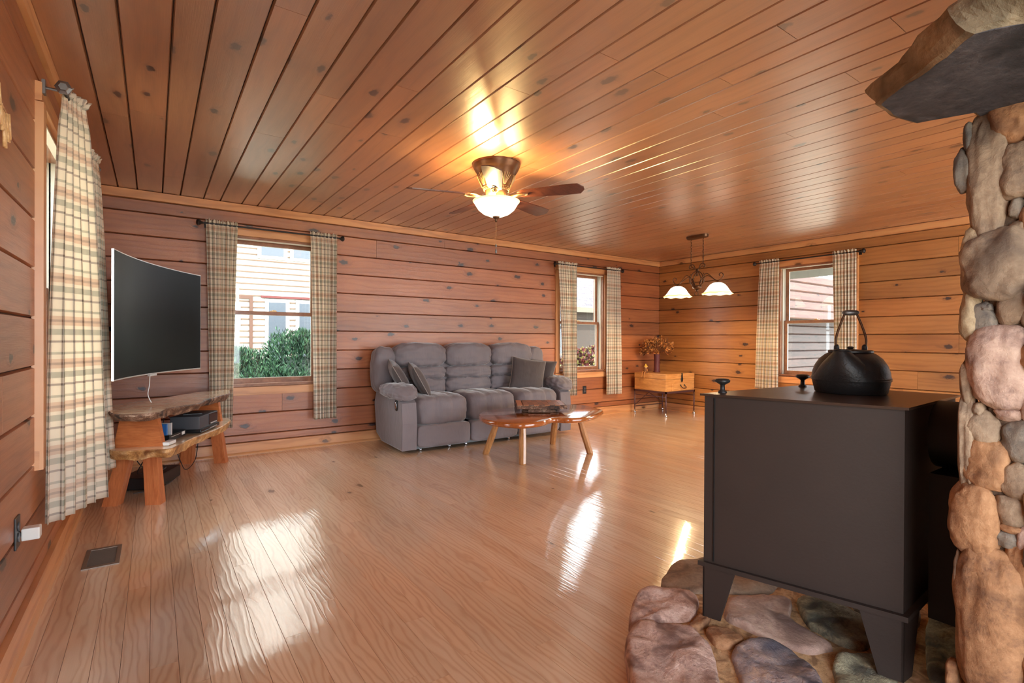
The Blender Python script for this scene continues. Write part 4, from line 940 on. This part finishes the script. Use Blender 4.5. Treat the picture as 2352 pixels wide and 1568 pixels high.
def kettle():
    c = Vector((2.185, .862, .940)); t = thing('kettle', 'black cast iron kettle with tall wire handle on the stove', 'kettle', c)
    rb = .128
    mb = MB(); mb.lathe([(.112, 0), (.118, .004), (.126, .04), (.129, .055), (.131, .058), (.128, .062), (.126, .080), (.118, .105), (.103, .130), (.082, .148), (.066, .156)], n=48); mb.build('body', m_cast, t, auto=50)
    mb = MB(); mb.lathe([(.074, .154), (.074, .160), (.070, .163), (.02, .166), (.004, .168)], n=36); mb.ball((0, 0, .172), (.012, .012, .006), 6); mb.build('lid', m_cast, t, auto=50)
    # wide open spout on the side facing the room's near end, rim swooping round the body
    ds = Vector((-.900, -.436, 0)).normalized(); dt = Vector((-ds.y, ds.x, 0))
    ds = (ds+dt*-.30).normalized(); dt = Vector((-ds.y, ds.x, 0))
    ds = Vector((-.994, -.11, 0)).normalized(); a0 = atan2(ds.y, ds.x); span = radians(116); n = 36; mc = ds*.098+Vector((0, 0, .160)); rings = []
    def sp_pt(f_, s_, gr=0.0):
        ph = a0+f_*span; B_ = Vector((cos(ph)*.1315, sin(ph)*.1315, .050)); pm = a0+f_*pi*.999; T_ = mc+Vector((cos(pm)*.030, sin(pm)*.024, .004*cos(pm-a0)))
        p = B_.lerp(T_, s_); o_ = Vector((cos(ph), sin(ph), 0))*(.010*sin(pi*s_)*(1-abs(f_)**4))
        return p+o_+Vector((0, 0, 0))
    rows = 14
    vs = [sp_pt(-1+2*i/n, j/rows) for j in range(rows+1) for i in range(n+1)]; fs = [(j*(n+1)+i, j*(n+1)+i+1, (j+1)*(n+1)+i+1, (j+1)*(n+1)+i) for j in range(rows) for i in range(n)]
    mb = MB(); mb.add(vs, fs); k0 = [mc+Vector((cos(a0+pi*(-1+2*i/n))*.022, sin(a0+pi*(-1+2*i/n))*.017, -.03)) for i in range(n+1)]
    mb.add([sp_pt(-1+2*i/n, 1) for i in range(n+1)]+k0, [(i, n+1+i, n+2+i, i+1) for i in range(n)]); sp = mb.build('spout', m_cast, t, True)
    mb = MB(); mb.tube([sp_pt(-1, j/rows)+Vector((0, 0, .002)) for j in range(rows+1)], .0042, 6); mb.tube([sp_pt(1, j/rows)+Vector((0, 0, .002)) for j in range(rows+1)], .0042, 6)
    mb.tube([sp_pt(-1+2*i/n, 1) for i in range(n)], .0042, 6, True); mb.build('spout_rim', m_cast, sp, True)
    # bail handle
    ha = Vector((.573, -.819, 0)); hb = Vector((.819, .573, 0))
    mb = MB(); 
    for sg in (-1, 1): mb.puff(ha*sg*.046+Vector((0, 0, .170)), (.018, .018, .030), 2.5, 6)
    mb.build('handle_lug', m_cast, t, True)
    mb = MB(); pts = [ha*-.046+Vector((0, 0, .165)), ha*-.048+Vector((0, 0, .21)), ha*-.024+hb*.0+Vector((0, 0, .290)), ha*-.012+Vector((0, 0, .305)), ha*.012+Vector((0, 0, .305)), ha*.024+Vector((0, 0, .290)), ha*.050+Vector((0, 0, .21)), ha*.046+Vector((0, 0, .165))]
    mb.tube(catmull(pts, 6), .0042, 8); hd = mb.build('bail_handle', m_bronze, t, True)
    mb = MB(); mb.puff(Vector((0, 0, .306)), (.058, .022, .022), 2.2, 8, None, Matrix((ha, hb, Vector((0, 0, 1)))).transposed()); mb.build('grip', m_pewter, hd, True)
kettle()

# ------------------------------------------------------------------ stone hearth and chimney
def slabstone(mb, poly, z0, z1, seed, amp=.010):
    pts = catmull([(p[0], p[1], 0) for p in poly], 9, True); N = len(pts); cen = sum(pts, Vector())/N; vs = []; fs = []; prof = [(0, 1), (.12, 1), (.24, 1), (.36, 1), (.48, 1), (.6, 1), (.7, .995), (.8, .985), (.88, .97), (.95, .92), (.985, .80), (1.0, .6), (.995, .3), (.98, 0)]
    for r_, h_ in prof[1:]:
        for p in pts:
            q = cen.lerp(p, r_); nz = noise.fractal(Vector((q.x*9, q.y*9, seed)), 1.0, 2.0, 5)*.8+.9*noise.ridged_multi_fractal(Vector((q.x*5, q.y*7, seed)), 1.0, 2.2, 4, 1.0, 2.0)-1.0; n2 = noise.noise(Vector((p.x*18, p.y*18, seed+h_*2)))
            q = q+(p-cen).normalized()*(n2*.006 if r_ > .9 else 0); vs.append(Vector((q.x, q.y, z0+(z1-z0)*h_+(nz*amp*(1 if r_ < .97 else .6) if h_ > .3 else 0))))
    c0 = len(vs); vs.append(Vector((cen.x, cen.y, z1+(noise.fractal(Vector((cen.x*9, cen.y*9, seed)), 1.0, 2.0, 5)*.8+.9*noise.ridged_multi_fractal(Vector((cen.x*5, cen.y*7, seed)), 1.0, 2.2, 4, 1.0, 2.0)-1.0)*amp)))
    for i in range(N): fs.append((c0, i, (i+1) % N))
    for k in range(len(prof)-2):
        for i in range(N): fs.append((k*N+i, (k+1)*N+i, (k+1)*N+(i+1) % N, k*N+(i+1) % N))
    mb.add(vs, fs); return mb
H = {'h1': ([(1.767, 1.406), (1.901, 1.491), (2.036, 1.522), (2.139, 1.5), (2.30, 1.42), (2.30, 1.20), (2.152, 1.12), (2.055, 1.125), (1.921, 1.232), (1.823, 1.305)], 'tan'),
'h2': ([(1.454, 1.3), (1.547, 1.38), (1.667, 1.428), (1.758, 1.395), (1.82, 1.292), (1.795, 1.245), (1.69, 1.19), (1.609, 1.18), (1.519, 1.249)], 'red'),
'h3': ([(1.60, 1.155), (1.684, 1.172), (1.735, 1.166), (1.715, 1.138), (1.638, 1.118), (1.605, 1.124)], 'orange'),
'h4': ([(1.319, 1.199), (1.41, 1.267), (1.492, 1.262), (1.585, 1.165), (1.575, 1.077), (1.525, .993), (1.41, .90), (1.291, .81), (1.10, .92)], 'red'),
'h5': ([(1.623, 1.098), (1.692, 1.09), (1.703, 1.032), (1.69, .992), (1.617, .989), (1.575, 1.03)], 'orange'),
'h6': ([(1.765, 1.12), (1.923, 1.185), (2.058, 1.115), (2.09, 1.031), (1.94, .95), (1.90, .80), (1.847, .80), (1.785, .835), (1.76, .948), (1.752, 1.039)], 'pink'),
'h7': ([(2.11, 1.02), (2.221, 1.0), (2.219, .859), (2.176, .786), (1.992, .722), (1.935, .771), (1.952, .864), (1.963, .911)], 'moss'),
'h8': ([(1.585, .975), (1.695, .968), (1.752, .931), (1.755, .827), (1.68, .735), (1.528, .65), (1.36, .775), (1.485, .895)], 'bluish'),
'h9': ([(1.785, .75), (1.87, .751), (1.958, .708), (1.946, .652), (1.859, .593), (1.691, .535), (1.57, .62), (1.653, .678)], 'moss'),
'h10': ([(2.244, .64), (2.45, .68), (2.563, .664), (2.556, .608), (2.243, .523), (2.013, .504), (1.965, .55)], 'moss'),
'h11': ([(2.275, .881), (2.436, .879), (2.498, .749), (2.292, .671), (2.054, .673), (2.09, .737)], 'gray'),
'h12': ([(2.32, 1.40), (2.62, 1.30), (2.66, 1.02), (2.50, .93), (2.26, .94), (2.25, 1.02), (2.33, 1.18)], 'red'),
'h13': ([(2.56, .88), (2.80, .92), (2.85, .60), (2.60, .56), (2.53, .72)], 'gray'),
'h14': ([(1.28, .76), (1.50, .62), (1.68, .50), (1.70, .36), (1.45, .34), (1.15, .52)], 'orange'),
'h15': ([(1.08, .88), (1.25, .76), (1.10, .50), (.98, .60)], 'pink'), 'h16': ([(1.00, .50), (1.40, .32), (1.72, .32), (1.72, .0), (1.30, -.10), (.98, .10)], 'tan'),
'h17': ([(.98, .04), (1.25, -.12), (1.72, -.04), (1.72, -.70), (1.0, -.70)], 'gray')}
t = thing('stone_hearth', 'low raised hearth of rough fieldstones set in orange mortar', 'hearth')
mb = MB(); mb.prism([(1.24, .92), (1.38, 1.22), (1.46, 1.27), (1.60, 1.37), (1.78, 1.40), (1.92, 1.475), (2.13, 1.49), (2.6, 1.30), (2.85, .95), (2.87, .40), (1.735, .40), (1.735, -.72), (.99, -.72), (.99, .60)], 0, .088); mb.build('mortar_bed', m_mortar, t)
for i, (k, (poly, cm)) in enumerate(H.items()):
    mb = MB(); slabstone(mb, poly, .0, .112, i*7.3, .009 if cm in ('tan', 'pink') else .015); o = mb.build('fieldstone', m_st[cm], t, True)
PIER = [(0.381, 1.565, 0.04, 0.167, 'tan'), (0.43, 1.599, 0.021, 0.06, 'gray'), (0.417, 1.675, 0.014, 0.04, 'gray'), (0.335, 1.715, 0.047, 0.081, 'orange'), (0.315, 1.564, 0.046, 0.069, 'tan'), (0.327, 1.471, 0.014, 0.027, 'gray'), (0.306, 1.434, 0.019, 0.04, 'orange'), (0.322, 1.411, 0.019, 0.03, 'tan'), (0.409, 1.358, 0.026, 0.082, 'sand'), (0.361, 1.332, 0.07, 0.088, 'tan'), (0.413, 1.208, 0.023, 0.07, 'sand'), (0.391, 1.182, 0.034, 0.056, 'gray'), (0.381, 1.225, 0.015, 0.011, 'gray'), (0.334, 1.224, 0.033, 0.048, 'tan'), (0.304, 1.217, 0.014, 0.048, 'tan'), (0.348, 1.162, 0.026, 0.015, 'tan'), (0.355, 1.071, 0.063, 0.101, 'pink'), (0.419, 1.028, 0.014, 0.068, 'tan'), (0.402, 1.12, 0.019, 0.038, 'sand'), (0.418, 0.88, 0.019, 0.131, 'tan'), (0.396, 0.962, 0.014, 0.018, 'tan'), (0.386, 0.916, 0.035, 0.045, 'tan'), (0.337, 0.956, 0.027, 0.02, 'pink'), (0.322, 0.89, 0.033, 0.052, 'gray'), (0.38, 0.821, 0.044, 0.065, 'orange'), (0.323, 0.79, 0.033, 0.049, 'tan'), (0.304, 0.989, 0.015, 0.047, 'pink'), (0.399, 0.668, 0.053, 0.095, 'orange'), (0.33, 0.712, 0.036, 0.041, 'tan'), (0.334, 0.67, 0.024, 0.013, 'orange'), (0.34, 0.64, 0.026, 0.022, 'gray'), (0.305, 0.643, 0.018, 0.04, 'pink'), (0.369, 0.411, 0.068, 0.21, 'orange'), (0.314, 0.544, 0.029, 0.107, 'orange'), (0.432, 0.509, 0.011, 0.069, 'tan'), (0.444, 0.242, 0.015, 0.039, 'orange'), (0.393, 1.86, 0.051, 0.056, 'tan'), (0.416, 2.005, 0.022, 0.05, 'gray'), (0.361, 1.966, 0.041, 0.055, 'tan'), (0.334, 0.253, 0.048, 0.065, 'tan')]
Rs = random.Random(31)
for zz in [2.10, 2.22, 2.34]:
    for y_ in (.40, .32): PIER.append((y_, zz, .045, .06, Rs.choice(['tan', 'gray', 'orange'])))
for iy in range(8):
    z_ = .16
    while z_ < 2.38:
        h_ = Rs.uniform(.05, .09); PIER.append((.235-iy*.125+Rs.uniform(-.01, .01), z_+h_, .07, h_+.005, Rs.choice(['tan', 'orange', 'pink', 'gray', 'sand']))); z_ += 2*h_
t = thing('stone_chimney', 'tall fireplace chimney built of rounded river stones at right', 'chimney')
mb = MB(); mb.span((1.765, YN+.01, 0), (2.02, .375, HC)); mb.span((2.02, YN+.01, 0), (2.75, -.10, HC)); mb.span((2.02, -.10, 0), (2.75, .375, .10)); mb.span((2.75, YN+.01, .0), (3.0, .375, HC)); mb.span((2.02, YN+.01, 1.05), (2.75, .375, HC)); mb.build('masonry_core', m_mortard, t)
def boulder(mb, c, d, seed, k=2.7, n=14, amp=.10):
    def f(u):
        a_ = noise.fractal(Vector((u.x*1.1+seed, u.y*1.1, u.z*1.1+seed*.7)), 1.0, 2.0, 3); b_ = noise.noise(Vector((u.x*5+seed, u.y*5, u.z*5)))
        return Vector((u.x*d[0], u.y*d[1], u.z*d[2]))*(a_*amp+b_*.018)
    mb.puff(c, d, k, n, f)
for i, (y_, z_, hy, hz, cm) in enumerate(PIER):
    big = hy*hz > .0022; dx = min(.16, max(.06, 1.7*min(hy, hz)))
    mb = MB(); boulder(mb, (1.775, y_, z_), (dx, hy*2.06, hz*2.04), i*3.7, 2.9 if big else 2.5, 18 if big else 10, .07 if big else .09)
    mb.build('river_stone', m_st[cm], t, True)
for ix in range(9):                                                     # the chimney's other face, turned to the sofa
    z_ = .16 if ix < 2 or ix > 6 else 1.08
    while z_ < 2.38:
        h_ = Rs.uniform(.05, .10); mb = MB(); boulder(mb, (1.90+ix*.13, .37, z_+h_), (.145, .08, h_*2.05), ix*11+z_*5, 2.8, 8, .09); mb.build('river_stone', m_st[Rs.choice(['tan', 'orange', 'pink', 'gray', 'sand'])], t, True); z_ += 2*h_
# mantel slab: darker underside, paler edge and top
bot = [(1.33, -.70), (1.318, .10), (1.306, .234), (1.271, .30), (1.36, .40), (1.47, .522), (1.56, .530), (1.674, .511), (1.72, .40), (2.3, .40), (2.3, -.70)]
top = [(1.10, -.70), (1.20, .10), (1.25, .26), (1.285, .345), (1.42, .46), (1.555, .583), (1.66, .580), (1.76, .545), (1.80, .43), (2.3, .43), (2.3, -.70)]
def sub(P, n=5): 
    o_ = []
    for i in range(len(P)):
        a_, b_ = Vector(P[i]), Vector(P[(i+1) % len(P)])
        for k in range(n): o_.append(a_.lerp(b_, k/n))
    return o_
mb = MB(); rings = []
for s_ in (0, .12, .35, .65, .88, 1):
    rg = []
    for a_, b_ in zip(sub(bot), sub(top)):
        p = a_.lerp(b_, s_**.8); nz = noise.fractal(Vector((p.x*8, p.y*8, s_*2)), 1.0, 2.0, 4); e_ = .006 if s_ in (0, 1) else 0
        cen = Vector((1.7, 0.0)); dd = (p-cen).normalized(); q = p+dd*(nz*.010-e_)
        rg.append(Vector((q.x, q.y, 1.722+.082*s_+nz*.004)))
    rings.append(rg)
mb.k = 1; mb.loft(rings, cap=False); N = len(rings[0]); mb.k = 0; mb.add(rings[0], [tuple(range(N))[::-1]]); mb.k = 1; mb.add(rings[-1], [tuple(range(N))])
mb.build('mantel_slab', [m_st['mantel_dark'], m_st['mantel']], t)

# ------------------------------------------------------------------ outside
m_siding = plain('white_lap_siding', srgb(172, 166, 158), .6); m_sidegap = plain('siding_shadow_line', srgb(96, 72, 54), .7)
m_lawn = stone_mat('pale_gravel_yard', srgb(196, 188, 170), srgb(150, 150, 120), srgb(226, 220, 204), 3, .9, .3)
g = MB(); g.span((-25, -25, -.55), (40, 40, -.45)); g.build('ground', m_lawn)['kind'] = 'structure'
# unseen roof slab added to block sun on the near side; right-side eave
m_soffit = plain('grey_porch_soffit', srgb(84, 82, 80), .8, bumpn=.2, bscale=30)
mb = MB(); mb.span((XL-.2, -2.35, 2.50), (XR+.4, YN-.16, 2.6)); o = mb.build('sun_block_roof', m_soffit); tag(o, 'added unseen roof slab behind the viewer, keeping sun out of the room', 'roof')
mb = MB(); mb.span((XR+.16, 1.0, 2.20), (9.0, 5.56, 2.28)); o = mb.build('eave_soffit', m_soffit); tag(o, 'grey eave soffit outside the far right window, at its top', 'eave')
# pale house
t = thing('neighbour_house', 'pale two-storey house with lap siding seen through the television-side window', 'house', (0, 13.0, -.45))
mb = MB(); ex = .135
for k in range(52): z_ = k*ex; mb.add([(-5, -.022, z_), (6.6, -.022, z_), (6.6, -.004, z_+ex), (-5, -.004, z_+ex), (-5, .0, z_), (6.6, .0, z_)], [(0, 1, 2, 3), (4, 5, 1, 0)])
mb.build('siding', m_siding, t)
mb = MB(); mb.span((-5, 0, 0), (6.6, 4, 7.0)); mb.build('wall_core', m_sidegap, t)
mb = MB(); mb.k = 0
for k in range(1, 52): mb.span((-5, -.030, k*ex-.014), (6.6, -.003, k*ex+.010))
mb.build('siding_shadow_strips', m_sidegap, t)  # shadow under each lap put in as a dark-coloured strip
m_paneg = plain('hazy_window_glass', srgb(70, 76, 84), .25); m_redtrim = plain('red_lintel', srgb(84, 26, 22), .6); m_browntrim = plain('brown_door_trim', srgb(78, 50, 36), .6)
def hwin(x0, x1, z0, z1, mat=m_paneg, fm=m_siding):
    mb = MB(); mb.span((x0-.08, -.05, z0-.08), (x1+.08, -.02, z1+.08)); f = mb.build('window', fm, t); mb = MB(); mb.span((x0, -.058, z0), (x1, -.05, z1)); mb.build('pane', mat, f)
hwin(2.18, 2.55, .9, 2.42); hwin(2.85, 3.22, .9, 2.42); hwin(2.02, 2.50, 3.50, 3.72); hwin(2.72, 3.25, 3.50, 3.72)
hwin(1.2, 1.52, 1.9, 2.22); hwin(-1.5, -.7, 1.2, 2.4)
mb = MB(); mb.span((2.02, -.07, 2.52), (3.32, -.02, 2.57)); mb.build('red_lintel', m_redtrim, t)
mb = MB(); mb.span((1.78, -.06, .3), (1.85, -.02, 2.48)); mb.span((.9, -.06, 2.48), (1.85, -.02, 2.55)); mb.build('door_trim', m_browntrim, t)
# bushes
def tufts(mb, c, rad, n, L, Rr, wid=.012, flat=.8, upb=.6, mats=1):
    for k in range(n):
        a_ = Rr.uniform(0, 2*pi); el = Rr.uniform(-.3, 1.57); d = Vector((cos(a_)*cos(el), sin(a_)*cos(el), sin(el)))
        rr = .80+.25*Rr.random()+.18*noise.noise(Vector((d.x*3, d.y*3, d.z*3))+Vector(c)); p = Vector(c)+Vector((d.x*rad[0], d.y*rad[1], d.z*rad[2]))*rr
        for q in range(3):
            dd = (d+Vector((Rr.gauss(0, .5), Rr.gauss(0, .5), Rr.gauss(0, .4)+upb))).normalized(); e_ = dd.cross(Vector((Rr.gauss(0, 1), Rr.gauss(0, 1), Rr.gauss(0, 1)))).normalized(); l_ = L*Rr.uniform(.6, 1.3); w_ = wid*Rr.uniform(.7, 1.4)
            mb.k = Rr.randrange(mats)
            mb.add([p-e_*w_*.4, p+dd*l_*.5-e_*w_, p+dd*l_, p+dd*l_*.5+e_*w_, p+e_*w_*.4], [(0, 1, 2, 3, 4)])
    return mb
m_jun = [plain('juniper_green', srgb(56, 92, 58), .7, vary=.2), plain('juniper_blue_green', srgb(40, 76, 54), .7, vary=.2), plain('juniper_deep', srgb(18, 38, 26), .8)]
Rj = random.Random(14); t = thing('juniper_bush', 'broad feathery green juniper bush filling the lower half of the television-side window', 'bush')
mb = MB()
for c, rad in (((.9, 8.3, -.1), (1.0, .7, 1.05)), ((1.9, 8.4, -.1), (1.0, .8, 1.30)), ((2.7, 8.6, -.1), (.8, .7, 1.35)), ((.2, 8.3, -.2), (.8, .7, 1.0)), ((1.4, 7.9, -.3), (.9, .5, .95)), ((2.2, 7.9, -.3), (.8, .5, .9))):
    tufts(mb, c, rad, 5200, .075, Rj, .0065, mats=3)
mb.build('foliage', m_jun, t)
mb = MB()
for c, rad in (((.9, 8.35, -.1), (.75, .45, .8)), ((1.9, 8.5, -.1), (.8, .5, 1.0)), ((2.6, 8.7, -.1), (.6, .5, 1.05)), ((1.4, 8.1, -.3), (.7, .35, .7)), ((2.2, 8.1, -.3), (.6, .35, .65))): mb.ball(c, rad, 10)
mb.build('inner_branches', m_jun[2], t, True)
m_red = [plain('red_leaves', srgb(104, 36, 40), .6), plain('yellow_green_leaves', srgb(140, 134, 70), .6), plain('plum_leaves', srgb(60, 30, 34), .6)]
mb = MB(); mb.tube([(3.15, 10.8, -.5), (3.15, 10.8, 1.2)], .03, 6); tufts(mb, (3.15, 10.8, .9), (.45, .4, .95), 380, .10, Rj, .03, mats=1); o = mb.build('red_shrub', m_red, None); tag(o, 'red-leaved shrub rising behind the green juniper', 'shrub')
# view through the second window
t = thing('flower_shrub', 'red and yellow flowering shrub outside the window nearest the corner', 'shrub')
mb = MB()
for c, rad in (((8.7, 9.6, .0), (.9, .5, .8)), ((9.6, 9.9, .0), (.9, .5, .85))): tufts(mb, c, rad, 1100, .09, Rj, .03, upb=.1, mats=3)
mb.build('foliage', m_red, t)
m_shing = board_wood('grey_shingles', srgb(52, 48, 56), srgb(78, 72, 82), srgb(100, 94, 106), knots=0, rough=.8, coat=0, bump=.4, fine=8, fig=3, vary=.2)
t = thing('neighbour_garage', 'low shingle-roofed building seen through the window nearest the corner', 'building', (0, 16.0, -.45))
mb = MB(); mb.span((9, 0, 0), (19, 4, 2.75)); mb.build('wall', plain('dark_brown_wall', srgb(50, 40, 34), .8), t)
mb = MB(); mb.span((8.6, -.45, 2.72), (19.4, -.40, 2.92)); mb.span((9, -.06, 2.30), (19, 0, 2.42)); mb.build('fascia', plain('beige_fascia', srgb(96, 86, 74), .7), t)
b = Boards(lambda u, v, w_: (u, -.45+v*.80, 2.92+v*.60+w_))
for r_ in range(24):
    u_ = 8.6+Rj.uniform(0, .3)
    while u_ < 19.4: l_ = Rj.uniform(.2, .5); b.board(u_, u_+l_, r_*.19, r_*.19+.185, c=.012, dep=.02, rnd=(Rj.random(), Rj.random(), Rj.random())); u_ += l_+.01
b.build('shingle_roof', m_shing, t)
mb = MB(); mb.span((10.6, -.05, 1.0), (12.2, 0, 2.2)); mb.span((13, -.05, .2), (14.2, 0, 2.2)); mb.build('dark_opening', plain('shadowed_opening', srgb(40, 36, 36), .8), t)
# cabin wing seen through the right-hand window
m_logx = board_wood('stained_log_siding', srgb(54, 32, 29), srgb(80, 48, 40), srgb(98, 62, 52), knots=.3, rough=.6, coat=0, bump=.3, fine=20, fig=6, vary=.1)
t = thing('cabin_wing', 'stained log wing of the cabin seen through the far right window', 'building', (0, 0, 0))
b = Boards(lambda u, v, w_: (u, 5.60-w_, v))
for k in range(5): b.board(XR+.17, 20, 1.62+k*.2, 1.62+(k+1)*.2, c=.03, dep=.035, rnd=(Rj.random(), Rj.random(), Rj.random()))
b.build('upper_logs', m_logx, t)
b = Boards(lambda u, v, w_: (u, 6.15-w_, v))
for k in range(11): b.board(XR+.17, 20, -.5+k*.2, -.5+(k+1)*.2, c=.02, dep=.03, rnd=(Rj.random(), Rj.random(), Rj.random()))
b.build('lower_logs', board_wood('shaded_dark_siding', srgb(36, 22, 20), srgb(54, 34, 30), srgb(66, 42, 38), knots=.2, rough=.6, coat=0, bump=.3, vary=.1), t)  # darker boards, with the shade of the recess put into their colour
mb = MB(); mb.span((XR+.17, 5.63, 1.62), (20, 6.3, 1.66)); mb.span((XR+.17, 6.18, -.45), (20, 6.3, 2.62)); mb.span((XR+.17, 5.63, 1.62), (20, 6.3, 2.62)); mb.build('wall_core', m_gap, t)
mb = MB()
for k in range(11): mb.puff((11.6+.03*sin(k*2), 6.0, -.4+k*.2), (.24, .22, .20), 4, 6)
mb.build('log_end_column', m_logx, t)
